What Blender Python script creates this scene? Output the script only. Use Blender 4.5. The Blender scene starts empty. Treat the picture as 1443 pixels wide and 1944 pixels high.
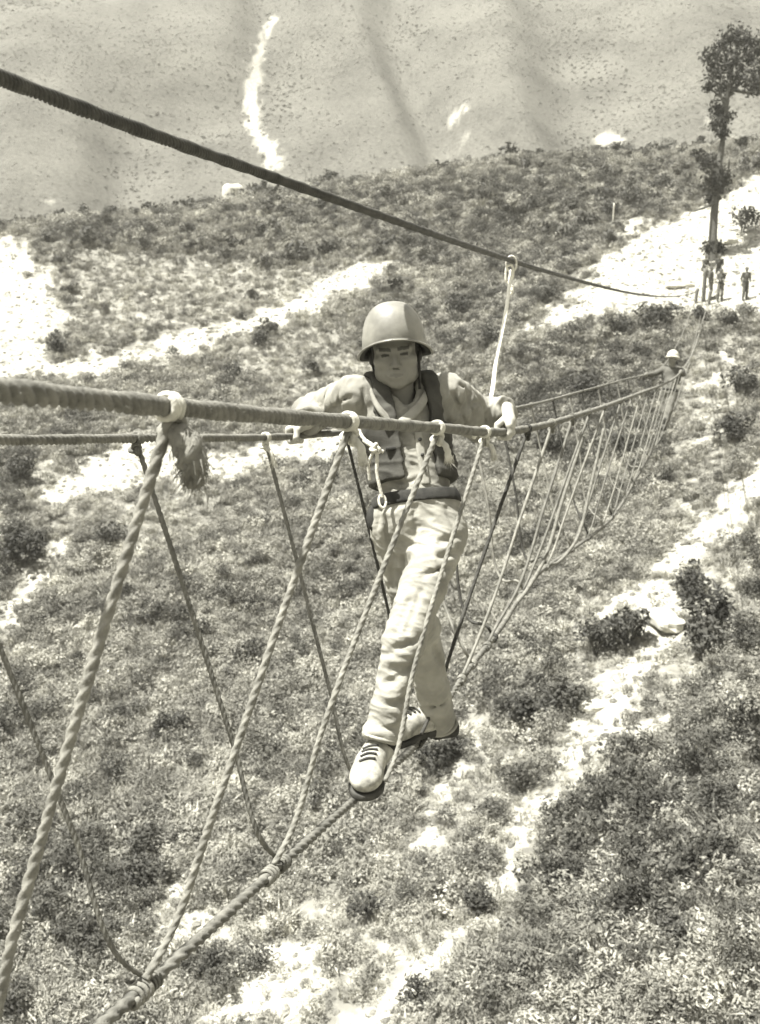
import bpy, math, random
import numpy as np
from mathutils import Vector, noise as mnoise

random.seed(7)
rng = np.random.default_rng(7)
SC = bpy.context.scene
COL = SC.collection

# ------------------------------------------------------------------ camera
PITCH = math.radians(14.0)          # looking down along the crossing
FPX, CX, CY = 1900.0, 721.5, 972.0  # focal length in photograph pixels
cam_d = bpy.data.cameras.new('camera')
cam = bpy.data.objects.new('camera', cam_d)
COL.objects.link(cam)
cam.location = (0, 0, 0)
cam.rotation_euler = (math.radians(90) - PITCH, 0, 0)
cam_d.sensor_fit = 'VERTICAL'
cam_d.sensor_height = 36.0
cam_d.lens = 36.0 * FPX / 1944.0
cam_d.clip_start = 0.05
cam_d.clip_end = 3000
cam_d.dof.use_dof = True
cam_d.dof.focus_distance = 2.7
cam_d.dof.aperture_fstop = 6.8
SC.camera = cam

# ------------------------------------------------------------------ sky, sun, exposure
SUN_EL, SUN_AZ = math.radians(69), math.radians(264)   # azimuth clockwise from +Y (north)
w = bpy.data.worlds.new('World'); SC.world = w; w.use_nodes = True
nt = w.node_tree; nt.nodes.clear()
sky = nt.nodes.new('ShaderNodeTexSky'); sky.sky_type = 'NISHITA'; sky.sun_disc = False
sky.sun_elevation = SUN_EL; sky.sun_rotation = SUN_AZ
sky.dust_density = 2.0
bw = nt.nodes.new('ShaderNodeRGBToBW')               # black-and-white film: light carries no hue
bg = nt.nodes.new('ShaderNodeBackground'); bg.inputs['Strength'].default_value = 0.075
wo = nt.nodes.new('ShaderNodeOutputWorld')
nt.links.new(sky.outputs[0], bw.inputs[0]); nt.links.new(bw.outputs[0], bg.inputs['Color'])
nt.links.new(bg.outputs[0], wo.inputs[0])
sd = bpy.data.lights.new('sun', 'SUN'); sd.energy = 5.0; sd.angle = math.radians(0.5); sd.color = (1.0, 0.99, 0.955)
sun = bpy.data.objects.new('sun', sd); COL.objects.link(sun)
to_sun = Vector((math.sin(SUN_AZ) * math.cos(SUN_EL), math.cos(SUN_AZ) * math.cos(SUN_EL), math.sin(SUN_EL)))
sun.rotation_euler = to_sun.to_track_quat('Z', 'Y').to_euler()
SC.view_settings.view_transform = 'Standard'
SC.view_settings.look = 'None'
SC.view_settings.gamma = 1.0
SC.view_settings.use_curve_mapping = False
SC.view_settings.exposure = 1.85
SC.render.engine = 'CYCLES'
SC.cycles.use_denoising = True
SC.cycles.max_bounces = 4; SC.cycles.diffuse_bounces = 2; SC.cycles.adaptive_threshold = .02

# ------------------------------------------------------------------ helpers
CP, SP = math.cos(PITCH), math.sin(PITCH)
def P(px, py, Z):
    """world point at photograph pixel (px,py) and distance Z along the view axis"""
    X = (px - CX) / FPX * Z; U = (CY - py) / FPX * Z
    return np.array([X, Z * CP + U * SP, -Z * SP + U * CP])
def ray(px, py):
    X = (px - CX) / FPX; U = (CY - py) / FPX
    return np.stack([X, CP + U * SP, -SP + U * CP], -1)
def S(v, k=1.0):
    """print tone: a grey of value v with the warm cast of the old paper"""
    return (v, v * 0.968, v * (1 - 0.175 * k), 1.0)

MATS = {}
def mat(name, v, v2=None, scale=8.0, rough=0.8, bump=0.0, bscale=60.0, detail=5.0, rand=0.0, spec=0.25, transl=0.0, bdist=0.004, patch=0.0):
    if name in MATS: return MATS[name]
    m = bpy.data.materials.new(name); m.use_nodes = True
    n = m.node_tree.nodes; L = m.node_tree.links; n.clear()
    out = n.new('ShaderNodeOutputMaterial'); b = n.new('ShaderNodeBsdfPrincipled')
    b.inputs['Roughness'].default_value = rough
    b.inputs['Specular IOR Level'].default_value = spec
    tc = n.new('ShaderNodeTexCoord')
    no = n.new('ShaderNodeTexNoise'); no.inputs['Scale'].default_value = scale; no.inputs['Detail'].default_value = detail
    L.new(tc.outputs['Object'], no.inputs['Vector'])
    r = n.new('ShaderNodeValToRGB')
    r.color_ramp.elements[0].position = 0.3; r.color_ramp.elements[1].position = 0.7
    r.color_ramp.elements[0].color = S(v); r.color_ramp.elements[1].color = S(v if v2 is None else v2)
    L.new(no.outputs['Fac'], r.inputs['Fac'])
    colout = r.outputs['Color']
    if rand > 0:
        oi = n.new('ShaderNodeObjectInfo'); mr = n.new('ShaderNodeMapRange')
        mr.inputs['To Min'].default_value = 1 - rand; mr.inputs['To Max'].default_value = 1 + rand
        L.new(oi.outputs['Random'], mr.inputs['Value'])
        mx = n.new('ShaderNodeMix'); mx.data_type = 'RGBA'; mx.blend_type = 'MULTIPLY'; mx.inputs[0].default_value = 1.0
        mx.clamp_result = False
        L.new(colout, mx.inputs[6]); L.new(mr.outputs[0], mx.inputs[7]); colout = mx.outputs[2]
    if patch > 0:      # plants of one sort grow in drifts
        ge = n.new('ShaderNodeNewGeometry'); pn = n.new('ShaderNodeTexNoise'); pn.inputs['Scale'].default_value = .42; pn.inputs['Detail'].default_value = 6
        pn.inputs['Roughness'].default_value = .7
        L.new(ge.outputs['Position'], pn.inputs['Vector'])
        pm = n.new('ShaderNodeMapRange'); pm.inputs['From Min'].default_value = .32; pm.inputs['From Max'].default_value = .68
        pm.inputs['To Min'].default_value = 1 - patch; pm.inputs['To Max'].default_value = 1 + patch; L.new(pn.outputs['Fac'], pm.inputs['Value'])
        px_ = n.new('ShaderNodeMix'); px_.data_type = 'RGBA'; px_.blend_type = 'MULTIPLY'; px_.inputs[0].default_value = 1.0
        L.new(colout, px_.inputs[6]); L.new(pm.outputs[0], px_.inputs[7]); colout = px_.outputs[2]
    L.new(colout, b.inputs['Base Color'])
    if bump > 0:
        n2 = n.new('ShaderNodeTexNoise'); n2.inputs['Scale'].default_value = bscale; n2.inputs['Detail'].default_value = 6
        L.new(tc.outputs['Object'], n2.inputs['Vector'])
        bp = n.new('ShaderNodeBump'); bp.inputs['Strength'].default_value = bump; bp.inputs['Distance'].default_value = bdist
        L.new(n2.outputs['Fac'], bp.inputs['Height']); L.new(bp.outputs[0], b.inputs['Normal'])
    if transl > 0:
        tr = n.new('ShaderNodeBsdfTranslucent'); L.new(colout, tr.inputs['Color'])
        ms = n.new('ShaderNodeMixShader'); ms.inputs[0].default_value = transl
        L.new(b.outputs[0], ms.inputs[1]); L.new(tr.outputs[0], ms.inputs[2]); L.new(ms.outputs[0], out.inputs[0])
    else:
        L.new(b.outputs[0], out.inputs[0])
    MATS[name] = m
    return m

def tag(o, label=None, cat=None, group=None, kind=None):
    if label: o['label'] = label
    if cat: o['category'] = cat
    if group: o['group'] = group
    if kind: o['kind'] = kind
    return o
BASES = {}
def mesh_obj(name, verts, faces, m, parent=None, smooth=True, origin=None, link=True):
    """faces: list of tuples or (n,k) array; verts in world coords"""
    verts = np.asarray(verts, dtype=np.float64)
    if origin is None and parent is not None: origin = BASES.get(parent.name)
    org = np.zeros(3) if origin is None else np.array(origin, dtype=float)
    me = bpy.data.meshes.new(name)
    me.from_pydata((verts - org).tolist(), [], faces.tolist() if isinstance(faces, np.ndarray) else faces)
    if m is not None: me.materials.append(m)
    if smooth: me.polygons.foreach_set('use_smooth', np.ones(len(me.polygons), dtype=bool))
    me.update()
    o = bpy.data.objects.new(name, me)
    if link: COL.objects.link(o)
    if parent is not None: o.parent = parent
    else: o.location = org
    BASES[o.name] = org
    return o
def empty(name, loc):
    o = bpy.data.objects.new(name, None); COL.objects.link(o); o.location = loc
    o.empty_display_size = 0.1
    BASES[o.name] = np.array([float(c) for c in loc])
    return o
def join_geo(parts):
    V = []; F = []; k = 0
    for v, f in parts:
        V.append(np.asarray(v)); F.extend([tuple(i + k for i in q) for q in (f.tolist() if isinstance(f, np.ndarray) else f)]); k += len(v)
    return np.concatenate(V), F
def unit(v):
    v = np.asarray(v, float); return v / (np.linalg.norm(v) + 1e-12)

def catmull(pts, step):
    """resample control points with a centripetal-like cubic; step: float or fn(point)->float"""
    pts = np.asarray(pts, float); n = len(pts)
    if n == 2: dense = pts[0] + np.linspace(0, 1, 200)[:, None] * (pts[1] - pts[0])
    else:
        s = np.concatenate([[0], np.cumsum(np.linalg.norm(np.diff(pts, axis=0), axis=1))])
        m = np.zeros_like(pts)
        for i in range(n):
            a, b_ = max(i - 1, 0), min(i + 1, n - 1)
            m[i] = (pts[b_] - pts[a]) / (s[b_] - s[a])
            if 0 < i < n - 1:     # weighted tangents, no overshoot where spacing changes fast
                d0 = (pts[i] - pts[i - 1]) / (s[i] - s[i - 1]); d1 = (pts[i + 1] - pts[i]) / (s[i + 1] - s[i])
                h0, h1 = s[i] - s[i - 1], s[i + 1] - s[i]
                m[i] = (d0 * h1 + d1 * h0) / (h0 + h1)
        out = []
        for i in range(n - 1):
            k = 80; t = np.linspace(0, 1, k, endpoint=(i == n - 2))[:, None]; h = s[i + 1] - s[i]
            out.append((2*t**3-3*t**2+1)*pts[i] + (t**3-2*t**2+t)*h*m[i] + (-2*t**3+3*t**2)*pts[i+1] + (t**3-t**2)*h*m[i+1])
        dense = np.concatenate(out)
    sl = np.concatenate([[0], np.cumsum(np.linalg.norm(np.diff(dense, axis=0), axis=1))])
    if callable(step):
        ss = [0.0]
        while ss[-1] < sl[-1]:
            q = np.array([np.interp(ss[-1], sl, dense[:, c]) for c in range(3)]); ss.append(ss[-1] + step(q))
        ss[-1] = sl[-1]; ss = np.array(ss)
    else:
        ss = np.linspace(0, sl[-1], max(2, int(sl[-1] / step) + 1))
    return np.stack([np.interp(ss, sl, dense[:, c]) for c in range(3)], -1), ss

def rope_geo(pts, r, strands=3, lay=None, step=None, sides=15, amp=0.22, taper=None, closed_ends=True, fuzz=0, fuzz_to=1e9):
    """twisted rope swept along pts; lay = length of one full twist"""
    lay = lay or r * 6
    C, ss = catmull(pts, step or (lambda q: max(lay / strands / 5, 0.0012 * np.linalg.norm(q))))
    n = len(C)
    T = np.gradient(C, axis=0); T /= np.linalg.norm(T, axis=1)[:, None] + 1e-12
    N = np.zeros_like(C)
    a = np.array([0, 0, 1.0]) if abs(T[0][2]) < 0.9 else np.array([1.0, 0, 0])
    N[0] = unit(a - T[0] * np.dot(a, T[0]))
    for i in range(1, n):
        v = N[i-1] - T[i] * np.dot(N[i-1], T[i]); N[i] = v / (np.linalg.norm(v) + 1e-12)
    B = np.cross(T, N)
    th = np.arange(sides) / sides * 2 * np.pi
    gap = np.gradient(ss)
    ampl = amp * np.clip((lay / strands / (gap + 1e-9) - 2.0) / 1.5, 0, 1)     # too coarse to show the lay: round rope
    k0 = float(pts[0][0]) * 37.0      # hand-laid: the twist and the girth wander a little
    ph = 2 * np.pi * ss / lay + amp * (1.5 * np.sin(ss / lay * .83 + k0) + .9 * np.sin(ss / lay * 2.1 + 2 * k0))
    wav = 1 + amp * (.10 * np.sin(ss / lay * 1.37 + k0) + .07 * np.sin(ss / lay * 3.1 - k0))
    lob = np.abs(np.cos(strands / 2 * (th[None, :] - ph[:, None])))
    rr = r * wav[:, None] * (1 - ampl[:, None] * (1 - lob ** .8))
    if taper is not None: rr = rr * taper(ss / ss[-1])[:, None]
    V = C[:, None, :] + rr[..., None] * (np.cos(th)[None, :, None] * N[:, None, :] + np.sin(th)[None, :, None] * B[:, None, :])
    V = V.reshape(-1, 3)
    i = np.arange(n - 1)[:, None] * sides; j = np.arange(sides)[None, :]; j2 = (j + 1) % sides
    F = np.stack([i + j, i + j2, i + sides + j2, i + sides + j], -1).reshape(-1, 4)
    F = [tuple(q) for q in F.tolist()]
    if closed_ends:
        F.append(tuple(range(sides - 1, -1, -1))); F.append(tuple(range((n - 1) * sides, n * sides)))
    if fuzz:                          # loose fibres standing off the rope
        gf = np.random.default_rng(int(abs(k0) * 10) + 3); lim = int(np.searchsorted(ss, fuzz_to)); lim = max(2, min(n - 1, lim)); fv = []; b0 = len(V)
        for q in range(fuzz):
            i_ = gf.integers(1, lim); a_ = gf.uniform(0, 2 * np.pi); nr = math.cos(a_) * N[i_] + math.sin(a_) * B[i_]; c0 = C[i_] + nr * r * .85
            dr = unit(nr * gf.uniform(.3, 1.0) + T[i_] * gf.normal(0, 1.0) + gf.normal(0, .3, 3)); w_ = unit(np.cross(dr, gf.normal(0, 1, 3))) * .0005
            fv += [c0 - w_, c0 + w_, c0 + dr * gf.uniform(.3, 1.0) * r * .9]; F.append((b0 + 3*q, b0 + 3*q + 1, b0 + 3*q + 2))
        V = np.concatenate([V, np.array(fv)])
    return V, F
def coil_pts(c, axis, R, turns, adv, ph0=0.0, n=16):
    axis = unit(axis); a = np.array([0, 0, 1.0]); e1 = unit(a - axis * np.dot(a, axis)); e2 = np.cross(axis, e1)
    k = int(turns * n); t = np.linspace(0, 1, k + 1)
    return np.array([c + axis * adv * (u - 0.5) + R * (math.cos(ph0 + 2*np.pi*turns*u) * e1 + math.sin(ph0 + 2*np.pi*turns*u) * e2) for u in t])
def knot_pts(c, size, ax):
    """a trefoil: reads as an overhand knot"""
    ax = unit(ax); a = np.array([0.3, 0.9, 0.2]); e1 = unit(a - ax * np.dot(a, ax)); e2 = np.cross(ax, e1)
    t = np.linspace(0, 2 * np.pi, 40)
    x = (np.sin(t) + 2 * np.sin(2*t)) / 3; y = (np.cos(t) - 2 * np.cos(2*t)) / 3; z = -np.sin(3*t) / 2
    return c + size * (x[:, None] * e1 + y[:, None] * e2 + z[:, None] * ax)

# ------------------------------------------------------------------ ground
TPS = []
def cp(px, py, Z): TPS.append(P(px, py, Z))
for a in [  # the slope under the crossing, nearest first
    (0,1944,19),(360,1944,18.5),(720,1944,17.5),(1080,1944,16),(1443,1944,14.5),
    (0,1650,24),(360,1650,23),(720,1650,22),(1080,1650,20.5),(1443,1650,18),
    (0,1350,31),(360,1350,30),(720,1350,28.5),(1080,1350,26.5),(1443,1350,23),
    (0,1100,39),(360,1100,38),(720,1100,37),(1080,1120,33),(1443,1100,29),
    (0,930,46),(300,900,47.5),(720,900,46),(1080,900,42),(1443,900,36),
    (0,690,60),(320,660,61),(720,700,57),(980,640,54),(1200,700,49),(1443,720,44.5),
    (1060,590,56),(1200,580,55),(1365,572,54),(1443,590,51),
    (0,520,71),(360,520,72),(720,510,68),(1000,500,68),(1160,470,63),(1300,470,61.5),(1443,480,59),
    (0,440,79),(300,405,82),(600,355,86),(900,312,87),(1150,300,84),(1250,350,75),(1300,290,82),(1443,340,70),(1443,280,80),
    (-500,1944,20),(-500,1350,33),(-500,900,52),(-500,600,74),(-500,470,86),
    (1950,1944,13.5),(1950,1350,21),(1950,900,31),(1950,600,47),(1950,400,66),(1950,280,85)]: cp(*a)
for x, y, z in [(-10,7,-15.5),(0,7,-15),(10,7,-12.5),(0,-10,-13),(-25,-10,-15),(25,-10,-9),(-45,20,-19),(40,15,-5)]: TPS.append(np.array([x,y,z],float))
# behind the crest the land falls away again
for a in range(-40, 41, 10): TPS.append(np.array([110*math.sin(math.radians(a)), 110*math.cos(math.radians(a)), -4.0]))
TP = np.array(TPS); TS = 40.0
def _phi(d2): return 0.5 * d2 * np.log(d2 + 1e-9)
_x = TP[:, :2] / TS; _n = len(_x)
_K = _phi(((_x[:, None] - _x[None]) ** 2).sum(-1)) + np.eye(_n) * 2e-3
_Pm = np.c_[np.ones(_n), _x]
_A = np.block([[_K, _Pm], [_Pm.T, np.zeros((3, 3))]])
_c = np.linalg.solve(_A, np.r_[TP[:, 2], 0, 0, 0])
def h_near(x, y):
    q = np.stack([x, y], -1) / TS
    d2 = ((q[..., None, :] - _x) ** 2).sum(-1)
    return _phi(d2) @ _c[:_n] + _c[_n] + q @ _c[_n+1:]
def _smooth(a, b, x):
    t = np.clip((x - a) / (b - a), 0, 1); return t * t * (3 - 2 * t)
def h_far(x, y, gully=False):
    r = np.hypot(x, y); az = np.degrees(np.arctan2(x, y))
    t = np.clip((r - 138) / 200, 0, None)
    base = -14 + 118 * t + 6 * t * t
    wob = az * 9.0 + .75 * (r - 200) * np.tanh((az - 2.0) / 13.0) + 22 * np.sin(r / 41 + az / 5) + 10 * np.sin(r / 17 + az / 3)
    spur = np.sin(np.radians(wob * 1.7 + 60)) ** 2          # spurs and gullies slanting into the valley
    spur2 = np.sin(np.radians(wob * 3.6 + 10 + r * .25)) ** 2
    rise = np.clip((r - 140) / 60, 0, 1)
    if gully: return spur
    return base + rise * (6.0 * (0.6 - spur) * (0.5 + 0.5*np.clip(2 - t*1.5, 0, 1)) + 1.8 * (0.5 - spur2))
def fbm(x, y, f, oct_=4, seed=0.0):
    out = np.zeros_like(x); a = 1.0
    for o in range(oct_):
        k = f * 2 ** o; s = seed + o * 17.3
        out += a * (np.sin(x*k*1.1 + 1.7*np.sin(y*k*0.83 + s) + s) * np.cos(y*k*0.97 + 1.3*np.sin(x*k*0.71 - s) + 2*s)); a *= 0.5
    return out / 2
def height(x, y):
    x = np.asarray(x, float); y = np.asarray(y, float)
    r = np.hypot(x, y); b = _smooth(96, 128, r)
    hn = np.clip(h_near(x, y), -60, 40)
    z = hn * (1 - b) + h_far(x, y) * b
    return z + (0.22 * fbm(x, y, 0.45, 4, 3) + 0.5 * fbm(x, y, 0.13, 2, 9)) * _smooth(6, 20, r)
def cast(px, py):
    """where the view ray through a photograph pixel meets the ground"""
    d = ray(np.asarray(px, float), np.asarray(py, float)); sh = d.shape[:-1]; d = d.reshape(-1, 3)
    Z = np.geomspace(9, 420, 260)
    pts = d[:, None, :] * Z[None, :, None]
    g = pts[..., 2] - height(pts[..., 0], pts[..., 1])
    below = g < 0; i = np.where(below.any(1), below.argmax(1), len(Z) - 1); i = np.maximum(i, 1)
    lo, hi = Z[i-1], Z[i]
    for _ in range(14):
        mid = (lo + hi) / 2; q = d * mid[:, None]
        up = q[:, 2] > height(q[:, 0], q[:, 1]); lo = np.where(up, mid, lo); hi = np.where(up, hi, mid)
    return (d * ((lo + hi) / 2)[:, None]).reshape(sh + (3,))

# bare, pale earth: trails and slips, as outlines on the ground
def stroke(pts):
    """pts: (px,py,width) centreline in the photograph -> outline polygon"""
    a = np.array(pts, float); c = a[:, :2]; t = np.gradient(c, axis=0); t /= np.linalg.norm(t, axis=1)[:, None]
    nrm = np.stack([-t[:, 1], t[:, 0]], -1) * (a[:, 2:3] * 1.15 + np.where(c[:, 1:2] > 400, 5, 0)) / 2
    k = []
    L, R = c + nrm, c - nrm
    return np.concatenate([L, R[::-1]])
SOIL_PX = [
    (stroke([(-120,690,50),(0,692,34),(90,702,30),(200,693,30),(320,664,34),(440,624,28),(540,592,26),(620,556,26),(690,524,40),(745,505,14)]), 1.0, 'trail'),
    (np.array([(-200,430),(20,448),(70,470),(115,540),(130,620),(95,690),(-200,700)]), .8, 'patch'),
    (np.array([(975,632),(1060,590),(1064,560),(1110,528),(1165,480),(1215,440),(1290,408),(1360,378),(1443,335),(1600,280),(1600,640),(1443,602),(1390,600),(1310,588),(1240,592),(1120,606),(1040,632)]), 1.0, 'clearing'),
    (stroke([(60,945,14),(130,930,34),(195,900,56),(245,870,66),(300,885,60),(360,895,46),(440,885,36),(520,868,34),(600,850,46),(670,838,30)]), 1.0, 'trail'),
    (stroke([(84,945,16),(80,900,14),(86,860,10)]), .9, 'patch'),
    (stroke([(120,1025,22),(100,1060,24),(60,1110,28),(20,1170,26),(-30,1240,20)]), .85, 'trail'),
    (stroke([(560,770,30),(610,735,50),(660,700,40),(700,690,30)]), .42, 'patch'),
    (stroke([(1560,800,50),(1443,912,52),(1390,970,46),(1330,1030,40),(1268,1078,24)]), 1.0, 'trail'),
    (stroke([(1120,1158,14),(1180,1146,34),(1250,1138,44),(1290,1130,20)]), .95, 'patch'),
    (stroke([(1275,1130,40),(1262,1190,54),(1215,1255,44),(1185,1315,58),(1140,1375,84),(1090,1440,54),(1040,1500,34),(1003,1560,26),(978,1610,20),(940,1680,18),(880,1745,40),(845,1800,58),(785,1865,44),(715,1935,36),(640,2000,40)]), 1.0, 'trail'),
    (stroke([(1140,1375,40),(1200,1370,60),(1260,1385,30)]), .9, 'patch'),
    (stroke([(905,1355,30),(880,1420,36),(862,1480,34),(838,1560,46),(795,1612,40),(745,1645,14)]), .85, 'trail'),
    (np.array([(385,1925),(430,1850),(480,1810),(560,1795),(640,1835),(665,1870),(600,1900),(560,1960),(440,1975)]), .95, 'patch'),
    (np.array([(262,1770),(300,1735),(295,1650),(330,1655),(385,1700),(440,1735),(480,1750),(465,1800),(380,1800),(330,1800)]), .9, 'patch'),
    (stroke([(1400,640,16),(1372,700,26),(1340,760,34),(1352,820,24),(1372,872,18)]), .8, 'patch'),
    (stroke([(1290,965,14),(1330,985,22),(1345,1000,10)]), .7, 'patch'),
    (stroke([(1165,430,30),(1195,435,34),(1230,420,18)]), .8, 'patch'),
    (stroke([(1340,1480,8),(1375,1492,18),(1400,1482,8)]), .7, 'patch'),
    (stroke([(660,1760,10),(720,1720,16),(760,1740,22)]), .4, 'patch'),
    (np.array([(60,455),(300,470),(520,490),(690,505),(600,560),(430,615),(300,655),(130,650)]), .40, 'dry'),
    (np.array([(380,640),(560,600),(680,640),(690,720),(560,760),(420,720)]), .36, 'dry'),
    (np.array([(20,900),(420,900),(520,980),(330,1060),(60,1030)]), .33, 'dry'),
    (np.array([(560,1720),(760,1650),(830,1760),(760,1860),(640,1840)]), .42, 'dry'),
    (np.array([(1080,1160),(1443,980),(1443,1120),(1330,1330),(1200,1440),(1060,1480)]), .40, 'dry'),
    (np.array([(1290,640),(1443,620),(1443,860),(1340,960),(1270,820)]), .38, 'dry'),
    (np.array([(820,1400),(950,1340),(1010,1500),(900,1640),(780,1660)]), .36, 'dry'),
    # the far face
    (stroke([(528,30,5),(512,50,8),(495,80,10),(489,120,20),(484,160,26),(476,200,22),(480,235,20),(496,265,18),(515,292,26),(524,322,22)]), 1.0, 'slip'),
    (stroke([(886,198,6),(868,218,20),(848,246,10)]), .7, 'slip'),
    (stroke([(892,250,6),(875,275,9),(855,300,7)]), .6, 'slip'),
    (stroke([(1125,272,10),(1155,268,26),(1190,264,12)]), .9, 'slip'),
    (stroke([(1325,215,6),(1338,222,14),(1348,232,6)]), .7, 'slip'),
    (stroke([(80,384,8),(100,388,8)]), .6, 'slip'),
]
SOIL = []
for poly, s_, kind in SOIL_PX:
    d = []
    for i in range(len(poly)):
        a, b = poly[i], poly[(i+1) % len(poly)]; k = max(1, int(np.linalg.norm(b - a) / 40))
        for j in range(k): d.append(a + (b - a) * j / k)
    wp = cast(np.array(d)[:, 0], np.array(d)[:, 1])[:, :2]
    SOIL.append((wp, s_))
def soil_mask(x, y, SOIL=None):
    """0..1: how bare the earth is at ground points"""
    SOIL = SOIL or globals()["SOIL"]
    x = np.asarray(x, float).ravel(); y = np.asarray(y, float).ravel()
    out = np.zeros(len(x)); r = np.hypot(x, y)
    wob = fbm(x, y, 3.1, 3, 5) * 0.55 + fbm(x, y, 1.1, 2, 8) * 0.45
    for poly, s_ in SOIL:
        soft = min(0.42 + 0.018 * np.hypot(*poly.mean(0)), 1.9)
        lo, hi = poly.min(0) - 2 * soft - .5, poly.max(0) + 2 * soft + .5
        idx = np.where((x > lo[0]) & (x < hi[0]) & (y > lo[1]) & (y < hi[1]))[0]
        if not len(idx): continue
        for ch in np.array_split(idx, max(1, len(idx) // 20000)):
            p = np.stack([x[ch], y[ch]], -1); a = poly; b = np.roll(poly, -1, 0)
            ab = b - a; ap = p[:, None] - a[None]
            t = np.clip((ap * ab).sum(-1) / ((ab ** 2).sum(-1) + 1e-9), 0, 1)
            dist = np.sqrt((((ap - t[..., None] * ab)) ** 2).sum(-1)).min(1)
            cr = (a[:, 1][None] > p[:, 1:2]) != (b[:, 1][None] > p[:, 1:2])
            xi = (b[:, 0] - a[:, 0])[None] * (p[:, 1:2] - a[:, 1][None]) / (b[:, 1] - a[:, 1] + 1e-12)[None] + a[:, 0][None]
            ins = (cr & (p[:, 0:1] < xi)).sum(1) % 2 == 1
            sdist = np.where(ins, dist, -dist) + wob[ch] * soft * 1.6
            out[ch] = np.maximum(out[ch], s_ * _smooth(-soft, soft, sdist))
    return out

SCRUB_PX = [np.array(q) for q in (   # thickets
    [(880,1330),(960,1270),(1100,1190),(1240,1160),(1255,1200),(1190,1260),(1130,1330),(1060,1390),(960,1420)],
    [(760,1640),(850,1590),(960,1500),(1010,1440),(1040,1470),(985,1570),(930,1660),(850,1730),(760,1790)],
    [(1100,1470),(1443,1330),(1443,1700),(1200,1800),(1000,1720)], [(1280,1150),(1443,1020),(1443,1340),(1270,1330)],
    [(1000,660),(1240,610),(1290,700),(1250,860),(1080,900),(1000,800)], [(560,400),(900,330),(1250,320),(1290,370),(1130,470),(1030,560),(900,520),(600,440)],
    [(0,960),(110,1000),(90,1080),(0,1140)], [(0,860),(60,870),(50,930),(0,940)], [(820,540),(1000,520),(1050,560),(960,640),(830,680)], [(20,440),(350,400),(600,370),(560,420),(200,470)],
    [(1330,640),(1443,640),(1443,800),(1390,860),(1330,700)], [(780,1400),(870,1400),(880,1500),(800,1530)], [(60,1640),(300,1580),(320,1700),(200,1860),(60,1860)])]
SCRUB = []
for poly in SCRUB_PX:
    d = []
    for i in range(len(poly)):
        a, b = poly[i], poly[(i+1) % len(poly)]; k = max(1, int(np.linalg.norm(b - a) / 60))
        for j in range(k): d.append(a + (b - a) * j / k)
    SCRUB.append((cast(np.array(d)[:, 0], np.array(d)[:, 1])[:, :2], 1.0))
def ground_material(name, va, vb):
    m = bpy.data.materials.new(name); m.use_nodes = True
    n = m.node_tree.nodes; L = m.node_tree.links; n.clear()
    out = n.new('ShaderNodeOutputMaterial'); b = n.new('ShaderNodeBsdfPrincipled'); b.inputs['Roughness'].default_value = 0.95
    b.inputs['Specular IOR Level'].default_value = 0.1
    tc = n.new('ShaderNodeTexCoord'); at = n.new('ShaderNodeAttribute'); at.attribute_name = 'soil'
    def noise_(s, d=6):
        q = n.new('ShaderNodeTexNoise'); q.inputs['Scale'].default_value = s; q.inputs['Detail'].default_value = d
        L.new(tc.outputs['Object'], q.inputs['Vector']); return q.outputs['Fac']
    def ramp(f, a, b_, ca, cb):
        q = n.new('ShaderNodeValToRGB'); q.color_ramp.elements[0].position = a; q.color_ramp.elements[1].position = b_
        q.color_ramp.elements[0].color = ca; q.color_ramp.elements[1].color = cb; L.new(f, q.inputs['Fac']); return q.outputs['Color']
    n1, n2 = noise_(1.6, 8), noise_(.07 if name == 'mountain_grass' else .5, 7)
    av = n.new('ShaderNodeMath'); av.operation = 'MULTIPLY_ADD'; av.inputs[1].default_value = .5; L.new(n2, av.inputs[0])
    hf = n.new('ShaderNodeMath'); hf.operation = 'MULTIPLY'; hf.inputs[1].default_value = .5; L.new(n1, hf.inputs[0]); L.new(hf.outputs[0], av.inputs[2])
    veg = ramp(av.outputs[0], .36, .62, S(va), S(vb))
    soil = ramp(noise_(2.5, 8), .3, .7, S(.20), S(.38))
    ad = n.new('ShaderNodeMath'); ad.operation = 'MULTIPLY_ADD'; ad.inputs[1].default_value = 0.9; ad.inputs[2].default_value = -0.45
    L.new(noise_(5, 6), ad.inputs[0])
    su = n.new('ShaderNodeMath'); su.operation = 'ADD'; L.new(at.outputs['Fac'], su.inputs[0]); L.new(ad.outputs[0], su.inputs[1])
    fac = ramp(su.outputs[0], .28, .74, (0,0,0,1), (1,1,1,1))
    mx = n.new('ShaderNodeMix'); mx.data_type = 'RGBA'; L.new(fac, mx.inputs[0]); L.new(veg, mx.inputs[6]); L.new(soil, mx.inputs[7])
    L.new(mx.outputs[2], b.inputs['Base Color'])
    bp = n.new('ShaderNodeBump'); bp.inputs['Strength'].default_value = .6; bp.inputs['Distance'].default_value = .15
    L.new(noise_(4, 8), bp.inputs['Height']); L.new(bp.outputs[0], b.inputs['Normal'])
    L.new(b.outputs[0], out.inputs[0])
    return m
GROUND = ground_material('hillside_earth', .10, .20); MOUNTAIN = ground_material('mountain_grass', .055, .12)

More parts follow.
